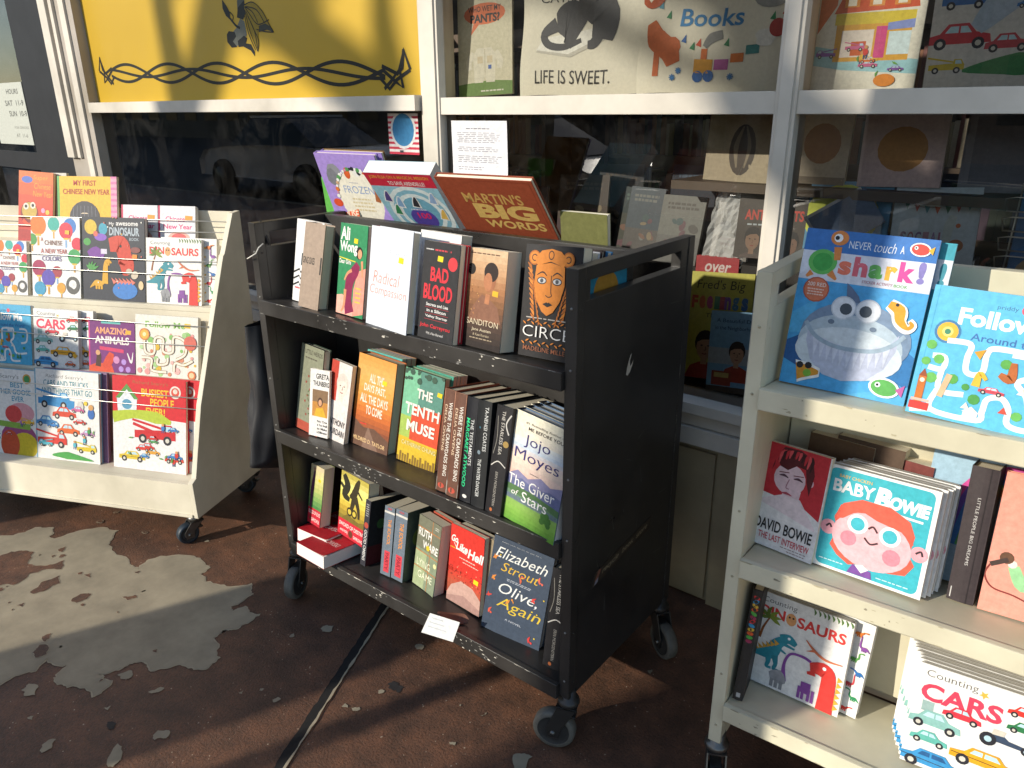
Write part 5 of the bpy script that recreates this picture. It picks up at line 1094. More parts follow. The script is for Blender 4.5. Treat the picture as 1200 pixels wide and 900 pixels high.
def a_bus(a):
    a.rect(0, 0, 1, 1, 'eeeae6'); a.poly([(0, .60), (1, .56), (1, 1), (0, 1)], 'd8202c'); a.text("Richard Scarry's", .28, .92, .76, .965, 'a86a3a', -.002, .1)
    a.text("BUSIEST", .40, .80, .77, .885, 'f0c22c', .025); a.text("PEOPLE", .52, .70, .84, .785, 'f0c22c', .025); a.text("EVER!", .46, .605, .72, .685, 'f0c22c', .025); a.circ(.86, .87, .075, 'e8e0d4', 16); a.circ(.86, .87, .055, 'd8503c', 14); a.circ(.86, .88, .03, 'e8d8c8', 10)
    a.poly([(.06, .76), (.20, .90), (.34, .76), (.32, .54), (.08, .54)], 'e4e8ec'); a.poly([(.04, .76), (.20, .92), (.36, .76), (.30, .76), (.20, .86), (.10, .76)], '5f9a4a'); a.ell(.2, .70, .07, .06, '5a9ab8'); a.stroke([(.0, .55), (.3, .60), (.6, .58), (.8, .54)], [.14, .10, .14, .04], 'b8c83a')
    car(a, .58, .33, .56, 'd0242c', kind=2); a.stroke([(.28, .50), (.62, .41)], .035, 'd0242c', False); car(a, .26, .10, .36, 'e0c23a', kind=1); car(a, .84, .12, .26, 'd84a30'); car(a, .55, .18, .2, 'e0a03a')
    busy(a, 16, .06, .52, CB, 9, (0,))
LB("picture_book", 0, -.359, .291, .322, .015, "red topped picture book with a red fire engine on white, bottom row", 'd8202c', a_bus, kind='hard')
LB("picture_book", 0, -.315, .289, .319, .012, "second red topped picture book showing past the right edge of the fire engine one", 'c82030', a_bus, dv=.018, kind='hard')
def a_sto(a):
    a.rect(0, 0, 1, 1, 'eeebe6'); a.text("Scarry's", .40, .88, .72, .94, '8a8680', 0, .1); a.circ(.86, .90, .07, 'd8a04a', 14); a.circ(.86, .90, .05, '4a9a5a', 12); a.text("BEST", .58, .79, .80, .85, '3f9aba', .015); a.text("MOTHER GOOSE", .22, .71, .92, .77, '3f9aba', .015); a.text("EVER", .60, .63, .80, .69, '3f9aba', .015)
    a.ell(.75, .50, .22, .14, 'e0a0a8'); a.ell(.62, .48, .14, .12, 'd84a48'); a.ell(.7, .2, .3, .22, '9a4a7a'); a.ell(.8, .12, .22, .18, 'd8c02c'); a.ell(.55, .12, .16, .2, 'c8502c'); a.stroke([(.3, .36), (.9, .34)], .08, '8ab04a'); busy(a, 6, .1, .4, CB, 2)
LB("picture_book", 0, -.945, .262, .310, .02, "white nursery rhyme picture book cut off at the left edge, bottom row", '8ab8cc', a_sto, kind='hard')
LB("board_book", 1, -.952, .205, .215, .016, "sky blue maze board book at the left edge, third row down", '4fb0d8', lambda a: a_fol(a, sub='Around the World', bg='4fb0d8'), kind='board')
LB("board_book", 1, -.735, .191, .208, .016, "white board book of small cars on the cream step rack", 'f3f1ec', cars_cover, kind='board')
LB("board_book", 1, -.688, .191, .204, .016, "second board book of small cars peeking out right of the first on the step rack", 'e8e4dc', cars_cover, dv=.02, kind='board')
def a_ani(a):
    a.rect(0, 0, 1, 1, '7a2a78'); a.rect(0, 0, .03, 1, 'd83a8a'); a.rect(.28, .94, .70, 1, '6ac0b8'); a.text("AMAZING", .14, .74, .84, .87, 'f0a87a', .03); a.text("ANIMALS", .14, .55, .88, .70, 'f4ece4', .03); a.poly([(.24, .50), (.76, .46), (.76, .39), (.24, .43)], 'd83a6a'); tagp(a, .80, .76, .12, 'e8b03a')
    a.poly([(0, 0), (.55, 0), (.5, .14), (.2, .18), (0, .1)], 'e0502c'); a.stroke([(.2, .1), (.22, .3), (.2, .38)], [.12, .10, .08], '4a2a1c'); a.circ(.20, .37, .05, 'e0a87a', 9); a.stroke([(.35, .08), (.45, .25), (.50, .38)], [.16, .18, .10], 'd8482c'); a.circ(.60, .25, .07, 'd890c0', 10)
    for x, y in ((.76, .22), (.70, .08), (.85, .08)): a.circ(x, y, .055, 'b890d8', 10)
    a.stroke([(.84, .40), (.92, .22), (.96, .42)], [.02, .04, .01], 'f0ece8'); a.rect(.7, .0, 1, .02, '4a1a4a')
LB("board_book", 1, -.500, .191, .181, .016, "purple board book with orange and white capital letters, third row down", '7a2a78', a_ani, kind='board')
def a_lfo(a):
    a.rect(0, 0, 1, 1, 'ece8dc'); a.text("Follow Me", .16, .80, .80, .90, '84b85a', .03); tagp(a, .78, .82, .1, 'e8c040'); r = random.Random(3)
    for i in range(46):
        x, y = r.uniform(.04, .96), r.uniform(.04, .72); a.circ(x, y, r.uniform(.015, .05), r.choice(('8ac06a', 'a8d08a', 'e8a09a', 'e0b83a', 'd88a6a', 'b8d8a0', 'f0b8b0')), 8)
    for p in ([(.15, .66), (.16, .40), (.30, .38), (.32, .62), (.45, .62), (.45, .42), (.60, .42), (.62, .66), (.80, .60), (.80, .4), (.66, .30)], [(.1, .3), (.26, .28), (.26, .10), (.5, .08)], [(.36, .30), (.36, .2), (.5, .22), (.52, .32)], [(.62, .10), (.64, .24), (.78, .22), (.92, .30)]): a.stroke(p, .045, '9a7a5a'); a.stroke(p, .030, 'f4ecd8')
    a.circ(.15, .68, .085, 'd88a4a', 16); a.circ(.15, .68, .065, 'f0b84a', 14); a.circ(.15, .68, .03, 'f8e8b0', 10); a.ell(.88, .58, .10, .10, 'd86a5a'); a.circ(.9, .06, .065, 'd87a48', 12); a.circ(.9, .06, .04, 'f0d0a0', 10)
LB("board_book", 1, -.305, .248, .211, .016, "cream board book with a pale green title over a garden maze", 'ece8dc', a_lfo, kind='board')
LB("board_book", 1, -.255, .215, .195, .014, "plain tan board book edge right of the garden maze book", 'c8bca4', None, dv=.02, kind='board')
def lantern(a, x, y, s, c):
    a.stroke([(x, y-s*1.1*a.w/a.h), (x, y-2.0*s*a.w/a.h)], .022*s*12, ('d8a04a', '8ab0d8')[int(x*30) % 2], False); a.circ(x, y, s, c, 14); a.rect(x-.35*s, y-1.05*s*a.w/a.h, x+.35*s, y-.85*s*a.w/a.h, 'e0b83a')
def a_lan(a):
    a.rect(0, 0, 1, 1, 'eeecea')
    for x, y, s, c in ((.15, .90, .17, 'e07a2a'), (.47, .92, .12, '3ab0a0'), (.80, .90, .13, '3f7fc8'), (.72, .84, .14, 'd8304a'), (.02, .72, .10, '4a9a4a'), (.94, .68, .11, 'd8304a'), (.88, .52, .13, '3aa05a'), (.15, .36, .14, 'a82a5a'), (.52, .32, .10, 'a83a4a'), (.34, .24, .14, '5a4ab0'), (.60, .12, .09, 'e0a03a'), (.16, .10, .12, '3a9ac0')): lantern(a, x, y, s, c)
    a.ell(.84, .16, .14, .15, '5a5a58'); a.circ(.84, .17, .08, 'e8e4e0', 12)
    a.text("A", .20, .70, .25, .75, 'c86a48', .01); a.text("CHINESE", .28, .655, .64, .715, '8a5a48', .005); a.text("A NEW YEAR", .20, .55, .74, .61, 'b8443c', .005); a.text("COLORS", .22, .455, .62, .515, '6a5a9a', .005); tagp(a, .70, .80, .09, 'e8b83a')
LB("picture_book", 2, -.798, .214, .284, .012, "white picture book of round coloured lanterns, second row", 'eeecea', a_lan)
LB("picture_book", 2, -.968, .150, .196, .012, "smaller copy of the lantern picture book at the left edge, second row", 'e8e4e0', a_lan)
def a_dar(a):
    a.rect(0, 0, 1, 1, '2f3440'); a.circ(.14, .88, .10, 'd8b83a', 16); a.text("My", .44, .90, .52, .945, 'e8e4e0', .005); a.text("awesome", .55, .905, .90, .945, 'f0ece6', .02); a.text("DINOSAUR", .44, .785, .92, .885, 'b8c4cc', .03); a.text("BOOK", .76, .73, .91, .765, 'b8c4cc', .005)
    a.ell(.34, .86, .07, .08, '3aa0b8'); a.ell(.30, .76, .10, .05, '8a5ac0'); a.ell(.08, .70, .06, .05, '4aa04a'); a.circ(.22, .80, .04, 'd86a5a', 8)
    a.stroke([(.44, .67), (.62, .68), (.68, .55), (.70, .42), (.62, .38)], [.18, .24, .22, .26, .14], 'd0402c'); a.stroke([(.68, .42), (.80, .38)], [.2, .04], 'd0402c', False); a.circ(.62, .66, .02, '1a1a1a', 7)
    a.stroke([(.10, .54), (.22, .58), (.34, .52)], [.10, .15, .08], '7a3a9a'); a.rect(.30, .56, .40, .62, 'd8d0e0'); sauropod(a, .34, .13, .30, 'e0a82c', -1, neck=1.5); a.stroke([(.36, .20), (.38, .44), (.44, .46)], [.10, .07, .09], 'e0a82c')
    a.ell(.68, .13, .20, .12, '3a7fc8'); 
    for i in range(6): a.poly([(.50+.06*i, .20), (.46+.06*i, .28), (.55+.06*i, .23)], 'e07a6a')
    for i in range(5): leaf(a, .16, .36, .12, '4a9a4a', .5+.5*i)
    a.ell(.84, .32, .06, .05, 'd8c8b0', .6); a.ell(.75, .36, .05, .04, 'c8b8a0'); tagp(a, .80, .52, .08, 'e8902c'); r = random.Random(2)
    for i in range(14): a.circ(r.random(), r.random(), .012, r.choice(('e8e4d8', 'd86a5a', 'e0a82c')), 6)
    a.ell(.86, .62, .08, .04, '8a4a48'); a.ell(.94, .20, .04, .06, 'e0c89a')
LB("board_book", 2, -.575, .260, .291, .018, "charcoal board book with a red dinosaur, centre of the second row", '2f3440', a_dar, kind='board')
LB("board_book", 2, -.309, .221, .226, .016, "white dinosaur board book on the step rack's second row", 'f2efe9', dinos_cover, kind='board')
LB("board_book", 2, -.262, .221, .226, .016, "animal patterned board book edge right of the rack's white dinosaur book", 'f2efe9', dinos_back, dv=.018, kind='board')
def a_red1(a):
    grad(a, 0, 1, ['b02a2c', 'd83a2c', 'e0502c', 'e8702c'], 6); a.ell(.24, .88, .16, .08, '4a6ac0'); a.text("Super", .42, .87, .84, .95, 'e8a83a', -.002, .1); a.text("Chinese", .44, .76, .92, .84, 'e8a83a', -.002, .1); a.text("New Year", .42, .65, .98, .73, 'e8a83a', -.002, .1)
    a.ell(.32, .40, .26, .28, '8a2a2a'); a.ell(.32, .44, .22, .2, 'c8a84a'); a.circ(.22, .50, .08, 'e8e0d0', 10); a.circ(.42, .52, .08, 'e8e0d0', 10); a.circ(.22, .50, .04, '1a1a1a', 8); a.circ(.42, .52, .04, '1a1a1a', 8); a.stroke([(.14, .3), (.32, .24), (.5, .32)], .08, 'e0502c'); a.circ(.72, .46, .06, 'd8a0c0', 9); a.circ(.85, .44, .06, 'e0c04a', 9)
LB("picture_book", 3, -.905, .155, .255, .01, "red orange picture book with a lion-dance mask, top row far left", 'c8342c', a_red1, roll=-.06)
LB("picture_book", 3, -.815, .12, .245, .012, "white-edged book behind the red orange one on the top row", 'cfc8bc', None, dv=.016)
def a_fir(a):
    a.rect(0, 0, 1, 1, 'e8b82c'); a.rect(0, 0, .04, 1, '5fae5a'); a.rect(.90, 0, 1, 1, 'e0a0b8')
    for i in range(12): a.rect(.90, .04+.085*i, 1, .075+.085*i, 'd878a8')
    a.text("MY FIRST", .28, .86, .66, .94, 'b8342c', .015); a.text("CHINESE NEW YEAR", .10, .73, .88, .81, 'b8342c', .012); a.ell(.46, .36, .26, .25, '3a3a44'); a.ell(.46, .24, .20, .20, 'f0d8b8'); a.poly([(.22, .44), (.70, .44), (.68, .35), (.24, .35)], '3a3a44')
    for i in range(7): a.stroke([(.26+.065*i, .36), (.28+.06*i, .56)], .006, '8a8a94', False)
    a.ell(.12, .2, .06, .10, 'd8502c')
LB("picture_book", 3, -.722, .257, .236, .01, "yellow picture book with a child's black fringe, top row", 'e8b82c', a_fir)
def a_cny(a):
    a.rect(0, 0, 1, 1, 'e6e2e4'); a.rect(0, 0, .05, 1, 'c82a5a'); a.text("Chinese", .20, .62, .72, .74, 'd83a7a', .02); a.text("New Year", .14, .43, .92, .55, 'd83a7a', .02); tagp(a, .72, .64, .2, 'e89a2c'); a.ell(.56, .2, .3, .16, 'e8b0a0'); a.ell(.56, .22, .2, .1, 'd85a5a'); a.stroke([(.1, .92), (.9, .94)], .03, 'f4f2f2', False)
for i, u_ in enumerate((-.448, -.295)):
    LB("board_book", 3, u_, .150, .140, .016, "small silver-white board book with pink lettering, %s of two on the top row" % ("left" if i == 0 else "right"), 'e6e2e4', a_cny, kind='board', grp="pair of silver-white board books")

# ================================================================== INSIDE THE SHOP WINDOWS
GW = "displays inside the shop windows"
def WB(name, f, t, label, col, art=None, cat='book', kind='paper', grp=GW, **kw):
    return book(name, label, book_matrix(f, (0, 0, 0), 0), f[6], f[7], t, col, art, kind=kind, group=grp, cat=cat, **kw)
def tote(f, label, art, up=.12):
    """cotton bag: soft pillow with a hem and handles; art on its front"""
    M = book_matrix(f, (0, 0, 0), 0); w_, h_ = f[6], f[7]; e = empty("tote_bag", label, "tote bag", GW, M); cv = plain("cotton_canvas", 'd9d3c2', .85, 0, .06, 120, .1)
    N, K = 18, 16; rr = random.Random(int(f[0]*100)+9)
    def sx(x, y): return .009*min(1, 14*min(x, 1-x))*min(1, 12*y)
    def edge(x, y): return (x*w_+.004*sin(y*9)*(2*x-1), y*h_+.003*sin(x*8))
    vs = []; fs = []
    for sgn in (1, -1):
        for i in range(N+1):
            for j in range(K+1):
                x, y = i/N, j/K; X, Z = edge(x, y); vs.append((X, .012-sgn*sx(x, y), Z))
    L = (N+1)*(K+1)
    for s_ in (0, 1):
        for i in range(N):
            for j in range(K):
                a_ = s_*L+i*(K+1)+j; q = (a_, a_+K+1, a_+K+2, a_+1); fs.append(q if s_ == 0 else q[::-1])
    mb = MB(); mb.mesh(vs, fs, cv, True)
    A = Art(mb, w_, h_, fmap=lambda x, y, k: (edge(x, y)[0], .012-sx(x, y)-.0012-k, edge(x, y)[1])); art(A); mb.build("bag_body", e)
    for yy in (.004, .02):
        mb = MB(); pts = [(w_*.28, yy, h_-.03), (w_*.28, yy, h_+.02), (w_*.34, yy+.004, h_+.10), (w_*.5, yy+.006, h_+.13), (w_*.66, yy+.004, h_+.10), (w_*.72, yy, h_+.02), (w_*.72, yy, h_-.03)]; mb.tube(pts, .007, cv, 6); mb.build("handle", e)
    return e
def a_pan(a):
    a.rect(0, 0, 1, 1, 'd8d0b4'); a.poly([(.0, 0), (1, 0), (1, .13), (.6, .15), (0, .12)], '6a8a3a'); a.ell(.50, .80, .38, .16, 'e0703c'); a.poly([(.3, .72), (.4, .70), (.24, .60)], 'e0703c'); a.text("WHO WET MY", .20, .82, .80, .875, '2a2622', .015); a.text("PANTS?", .24, .715, .78, .80, '2a2622', .04)
    a.poly([(.30, .13), (.28, .40), (.36, .47), (.62, .47), (.70, .40), (.68, .13), (.52, .13), (.50, .20), (.46, .13)], 'e4ddc8'); a.rect(.36, .32, .46, .39, 'd8c8a8'); a.rect(.54, .32, .64, .39, 'd8c8a8'); a.stroke([(.50, .2), (.5, .46)], .008, 'a89a7a', False)
    a.stroke([(.30, .42), (.20, .34), (.22, .26)], [.11, .11, .09], 'e4ddc8'); a.stroke([(.69, .42), (.78, .34), (.76, .26)], [.11, .11, .09], 'e4ddc8'); a.rect(.56, .26, .62, .30, '4a6ab0'); a.bars(.4, .03, .9, .06, 1, 'e8e4d0')
WB("picture_book", (-1.02, .815, 1.433, .20, .10, .05, .195, .30), .012, "picture book with an orange speech bubble, leaning left of the tote bags", 'd8d0b4', a_pan, kind='hard', spine='5a4a3a')
def a_cat(a):
    a.text("CATS.", .16, .60, .44, .66, '3f3c3a', .0); a.text("LIFE IS SWEET.", .14, .075, .73, .165, '33302e', .0)
    a.poly([(.14, .285), (.42, .25), (.70, .36), (.78, .44), (.56, .40), (.20, .36)], 'c4bfb2'); a.poly([(.14, .30), (.40, .27), (.68, .38), (.77, .455), (.52, .42), (.20, .375)], 'efece2')
    a.stroke([(.66, .36), (.68, .50), (.58, .62), (.60, .78)], [.16, .22, .24, .16], '3c3b3e'); a.stroke([(.50, .42), (.40, .48), (.30, .47)], [.28, .28, .12], '3c3b3e'); a.stroke([(.30, .46), (.20, .40), (.24, .33), (.36, .315), (.50, .36)], [.10, .06, .05, .045, .03], '3c3b3e'); a.stroke([(.66, .42), (.60, .34), (.55, .33)], [.09, .07, .05], '3c3b3e'); a.ell(.60, .82, .09, .08, '3c3b3e')
tote((-.795, .840, 1.434, .10, .08, 0, .42, .42), "cream cotton tote with a black cat on an open book", a_cat)
def a_lgb(a):
    a.text("Golden", .16, .55, .66, .65, '3a86c0', .012, .1); a.text("Books", .28, .385, .69, .485, '3a86c0', .015, .1)
    a.stroke([(.08, .42), (.13, .32), (.22, .25), (.26, .17)], [.06, .13, .13, .09], 'c8642c'); a.circ(.24, .27, .06, 'c8642c', 10); a.stroke([(.14, .28), (.14, .1)], .04, 'c8642c', False)
    a.rect(.40, .12, .52, .20, 'e0a02c'); a.circ(.43, .10, .035, '3a6ab0', 10); a.circ(.5, .105, .035, '3a6ab0', 10); a.rect(.44, .2, .48, .26, 'd8702c'); a.stroke([(.46, .27), (.50, .32), (.57, .34)], [.03, .06, .05], '8a8a88'); a.rect(.53, .14, .62, .20, 'b85aa0'); a.rect(.63, .18, .71, .23, 'e0782c'); a.rect(.72, .22, .80, .27, '3a8a8a')
    for x, y, c in ((.30, .30, '3a6ab0'), (.36, .26, '3a8a5a'), (.40, .28, 'd8502c'), (.58, .28, '3a8a5a'), (.12, .50, '5a9ab0'), (.18, .44, '3a8a5a'), (.85, .40, '3a8a5a'), (.92, .42, 'd8502c')): a.poly([(x, y), (x+.035, y-.01), (x+.03, y+.04)], c)
    for x, y in ((.30, .13), (.64, .10), (.26, .09)): 
        for k in range(4): a.stroke([(x-.02*cos(k*.8), y-.02*sin(k*.8)), (x+.02*cos(k*.8), y+.02*sin(k*.8))], .008, '3a7ab8', False)
    a.ell(.82, .32, .05, .03, 'eceae4'); a.stroke([(.78, .28), (.84, .30), (.90, .36)], [.02, .10, .03], 'e8e6e2'); a.ell(.90, .35, .05, .05, 'b03a34'); a.ell(.08, .60, .10, .10, 'b8562c'); a.ell(.86, .54, .12, .08, '9a9a98')
tote((-.386, .845, 1.434, .04, .06, -.01, .42, .42), "cream cotton tote with blue script and a small toy train", a_lgb)
def a_town(a):
    a.rect(0, 0, 1, 1, 'ece8d8'); a.poly([(0, .2), (.3, .16), (1, .12), (1, .22), (.4, .28), (0, .34)], '9fd0d8'); a.rect(.20, .22, .90, .48, 'e0a83a'); a.rect(.18, .48, .92, .56, 'e0c83a'); a.poly([(.16, .56), (.94, .58), (.90, .72), (.24, .70)], 'd8582c'); a.rect(.26, .25, .56, .44, 'f0e4d8'); a.rect(.36, .26, .50, .36, 'd8642c'); a.rect(.58, .24, .68, .46, 'd84a8a'); a.rect(.70, .26, .90, .42, 'd8ecf0'); a.poly([(.68, .48), (.92, .50), (.92, .44), (.68, .43)], '8a9ad8')
    for x in (.32, .55, .78): a.poly([(x-.07, .60), (x-.07, .66), (x, .71), (x+.07, .66), (x+.07, .60)], 'e8943a'); a.rect(x-.04, .61, x+.04, .66, 'f4ecd8')
    a.poly([(0, .4), (.18, .62), (.18, .9), (0, .7)], 'd8703c'); busy(a, 12, .05, .3, CB, 12); a.ell(.72, .08, .10, .06, 'e08a2c'); a.rect(0, 0, .02, 1, 'd8d0c0')
    for i in range(5): a.rect(.1+.17*i, .78, .22+.17*i, .98, ('d8a05a', 'b8d0d8', 'e0b8a0', 'd8d0a0', 'b8c8a0')[i])
WB("picture_book", (.097, .830, 1.428, .12, .08, 0, .225, .30), .014, "picture book of an orange townhouse street, left in the right-hand window", 'ece8d8', a_town, kind='hard')
def a_race(a):
    a.rect(0, 0, 1, 1, 'dcd8d0'); car(a, .20, .30, .42, 'd0303a'); car(a, .52, .26, .3, 'c8404a'); car(a, .14, .13, .24, 'd8c02c', kind=2); a.stroke([(.25, .13), (.6, .16), (1.0, .14)], [.02, .16, .12], '3a8a4a'); car(a, .9, .30, .3, 'c0c83a'); car(a, .2, .55, .3, '3a6fb0', kind=2); a.stroke([(.3, .4), (.6, .7), (1, .8)], [.1, .3, .4], 'b8c8d8'); busy(a, 9, .4, .9, CB, 6)
WB("picture_book", (.345, .830, 1.426, .20, .08, .02, .28, .30), .014, "white picture book of racing cars and a green crocodile car, behind the right-hand window", 'dcd8d0', a_race, kind='hard')
def a_seed(a): a.rect(0, 0, 1, 1, 'b0a084'); a.ell(.56, .45, .20, .36, '4a3f34'); a.stroke([(.5, .2), (.46, .5), (.54, .78)], [.02, .08, .02], '8a7c66'); a.stroke([(.62, .2), (.66, .5), (.58, .78)], [.02, .06, .02], '8a7c66')
WB("framed_print", (-.226, .98, 1.202, .0, .10, -.02, .19, .19), .012, "tan print of a plain striped seed, inside the middle window's right end", 'b0a084', a_seed, cat='print')
def a_egg(c): return lambda a: (a.rect(0, 0, 1, 1, 'cabba6'), a.ell(.5, .55, .34, .36, c), a.rect(.0, .0, 1, .1, '8a7c6c'))
WB("framed_print", (.026, .98, 1.205, 0, .10, 0, .14, .185), .012, "grey-brown print of a tall plain brown egg, just right of the right mullion", 'c8b8a0', a_egg('a06a40'), cat='print')
WB("framed_print", (.197, .98, 1.205, 0, .10, .03, .19, .18), .012, "pinkish print of a round plain ochre shape inside the right window", 'a8908c', lambda a: (a.rect(0, 0, 1, 1, 'd8bcb8'), a.ell(.5, .5, .30, .28, 'c08846')), cat='print')
WB("framed_print", (.42, 1.0, 1.202, 0, .10, .03, .20, .19), .012, "slate grey print next to the round ochre one", '7a7a82', lambda a: (a.rect(.1, .1, .9, .9, '5f616b'), a.bars(.2, .2, .8, .8, 7, '8a8c95')), cat='print')
def a_fee(a):
    a.rect(0, 0, 1, 1, 'd0c858'); a.text("Fred's Big", .12, .82, .86, .93, '3a3a2c', .0, .1)
    for t, x, c in (("F", .06, 'd8603c'), ("e", .18, 'd87a4a'), ("e", .30, 'c85a8a'), ("l", .42, '4a8a6a'), ("i", .50, 'b84a5a'), ("n", .58, '8a5ab0'), ("g", .70, '5a8ab0'), ("s", .84, '4a7ab8')): a.text(t, x, .66, x+.10, .78, c, .05)
    a.text("The Life", .3, .58, .72, .62, '4a4a34'); head(a, .34, .30, .36, 'c89878', '2c2420', 'b8402c')
WB("picture_book", (-.192, .865, .640, .055, .20, .06, .19, .312), .012, "yellow-green picture book standing low behind the window glass", 'b8b04a', a_fee, kind='hard')
def a_nei(a):
    a.rect(0, 0, 1, 1, '8ab8dc'); a.text("A Beautiful Day", .12, .85, .92, .91, '2a4a6a', .005); a.text("in the Neighborhood", .10, .76, .94, .82, '2a4a6a', .005); a.rect(0, .35, 1, .55, 'b8c0c8'); head(a, .58, .48, .36, 'd0a080', '3a2c24', 'b8442c'); a.rect(.1, .08, .5, .26, 'a8442c'); a.rect(.15, .18, .45, .24, 'd8b86a'); a.rect(.0, 0, 1, .07, '5a4a3c')
WB("picture_book", (-.088, .812, .634, .043, .20, .08, .142, .228), .012, "light blue picture book of a man in a red cardigan behind the glass", '6a94b8', a_nei, kind='hard')
def a_anti(a): a.rect(0, 0, 1, 1, '4a4038'); a.text("ANTIRACISTS", .10, .55, .92, .70, 'c8483a', .03); a.bars(.12, .46, .75, .51, 1, 'b8c0c4'); head(a, .25, .26, .26, '8a6a54', '2c2420', '5a4a44'); head(a, .78, .22, .26, '7a5a48', '201a18', '6a4a3a'); head(a, .5, .84, .22, '9a7a60', '6a4a2c')
WB("picture_book", (-.097, .94, .998, .05, .20, .03, .196, .19), .012, "dark book with red capitals half behind the right mullion", '4a4038', a_anti, kind='hard')
def a_soc(a):
    a.rect(0, 0, 1, 1, 'c6d2da'); a.stroke([(.08, .88), (.35, .80), (.65, .82), (.95, .92)], .01, '8a8a90')
    for i in range(7): x = .12+.12*i; a.poly([(x, .86-.05*sin(i/6*pi)), (x+.07, .85-.05*sin(i/6*pi)), (x+.04, .77-.04*sin(i/6*pi))], ('4a7a6a', 'b84a4a', '4a8a9a', 'c8604a')[i % 4])
    for i, t in enumerate("SOCIAL"): a.text(t, .12+.09*i, .44, .19+.09*i, .55, ('7a4a6a', 'a86a7a', '8a6a9a', 'b88a9a', '9a7aa8', 'a86a8a')[i], .03)
    a.ell(.78, .42, .09, .08, 'b8744a'); a.stroke([(.66, .4), (.68, .62), (.72, .72)], [.08, .12, .08], 'c8d0cc'); a.circ(.78, .62, .03, 'd8703c', 8); a.rect(0, 0, 1, .12, '6a9aa0')
WB("picture_book", (.306, .94, .976, .05, .20, .05, .186, .236), .012, "grey-blue picture book with a string of bunting flags, inside the right window", '9aa6b0', a_soc, kind='hard')
def a_yel(a): a.rect(0, 0, 1, 1, '5f9ac0'); a.ell(.42, .6, .46, .42, 'd0d848'); a.rect(.36, .70, .82, .92, 'c8c08a'); a.text("You", .2, .5, .6, .6, '8a6a2c', .0); a.text("and Me", .3, .36, .8, .45, '6a8a3a', .0)
WB("picture_book", (.093, .94, .99, .05, .20, .03, .20, .227), .012, "yellow and blue picture book above the shark, inside the right window", '4a7a9a', a_yel, kind='hard')
for i in range(2):
    WB("picture_book", (.165+.015*i, .885-.012*i, 1.05, .35, .35, .58, .15, .10), .006, "white-edged book fallen sideways in front of the yellow and blue one" if i == 0 else "blue-grey book under the sideways white-edged one inside the right window", ('e4e0da', '6a7a94')[i], None)
def a_bro(a): a.rect(0, 0, 1, 1, '6e5a4c'); a.rect(0, .0, 1, .55, '5f4444'); a.bars(.2, .70, .8, .88, 3, '9a8a74', .5); 
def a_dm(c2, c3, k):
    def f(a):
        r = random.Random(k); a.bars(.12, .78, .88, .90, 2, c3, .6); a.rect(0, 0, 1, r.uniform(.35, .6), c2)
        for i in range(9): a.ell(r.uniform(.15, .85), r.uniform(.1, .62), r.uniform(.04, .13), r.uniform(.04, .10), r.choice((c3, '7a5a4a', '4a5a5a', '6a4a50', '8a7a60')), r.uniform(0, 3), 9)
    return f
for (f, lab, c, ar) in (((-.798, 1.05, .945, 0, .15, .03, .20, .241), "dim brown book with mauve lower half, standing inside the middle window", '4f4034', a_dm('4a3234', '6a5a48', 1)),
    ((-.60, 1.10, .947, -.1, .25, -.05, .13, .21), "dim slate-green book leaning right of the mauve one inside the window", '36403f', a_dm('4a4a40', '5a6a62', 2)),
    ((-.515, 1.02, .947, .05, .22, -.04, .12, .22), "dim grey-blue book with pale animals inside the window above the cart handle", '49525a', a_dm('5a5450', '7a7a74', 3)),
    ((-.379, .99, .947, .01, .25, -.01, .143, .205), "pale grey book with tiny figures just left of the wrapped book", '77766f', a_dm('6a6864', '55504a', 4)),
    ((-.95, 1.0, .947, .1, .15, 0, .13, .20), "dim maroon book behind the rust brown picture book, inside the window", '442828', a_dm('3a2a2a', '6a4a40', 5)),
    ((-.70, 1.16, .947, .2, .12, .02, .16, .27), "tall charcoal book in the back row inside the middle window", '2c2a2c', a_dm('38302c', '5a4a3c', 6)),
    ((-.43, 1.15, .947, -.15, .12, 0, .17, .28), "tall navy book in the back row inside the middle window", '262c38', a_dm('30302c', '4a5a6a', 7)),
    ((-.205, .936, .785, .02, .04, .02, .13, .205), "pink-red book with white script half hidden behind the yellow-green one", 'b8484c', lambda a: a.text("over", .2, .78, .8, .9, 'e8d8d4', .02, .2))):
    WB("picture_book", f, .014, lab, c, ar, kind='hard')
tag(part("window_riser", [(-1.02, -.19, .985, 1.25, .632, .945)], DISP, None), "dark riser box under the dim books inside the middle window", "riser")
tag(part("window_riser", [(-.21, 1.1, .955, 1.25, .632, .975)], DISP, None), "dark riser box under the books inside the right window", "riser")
# bag of shiny wrap catching the light
clm, nt_, b_ = newmat("clear_wrap"); b_.inputs["Base Color"].default_value = (.75, .75, .74, 1); b_.inputs["Roughness"].default_value = .12; b_.inputs["Alpha"].default_value = .55
def wrap():
    mb = MB(); N = 14; vs = []; rr = random.Random(3)
    for i in range(N+1):
        for j in range(N+1): vs.append((.125*i/N, rr.uniform(-.007, .007)+.03*(j/N), .21*j/N))
    mb.mesh(vs, [(i*(N+1)+j, (i+1)*(N+1)+j, (i+1)*(N+1)+j+1, i*(N+1)+j+1) for i in range(N) for j in range(N)], clm)
    o = mb.build("plastic_wrap"); o.matrix_world = Matrix.Translation((-.20, .955, .98)) @ Matrix.Rotation(.12, 4, 'Y'); return o
tag(wrap(), "crinkled clear plastic wrap catching light behind the glass", "plastic wrap")
WB("picture_book", (-.195, .995, .975, 0, .15, -.05, .115, .20), .014, "white book inside crinkled clear wrap behind the glass", 'cfcac4', lambda a: (a.ell(.3, .5, .16, .12, '9a9aa0'), a.bars(.2, .2, .8, .35, 2, 'b09090')), kind='hard')
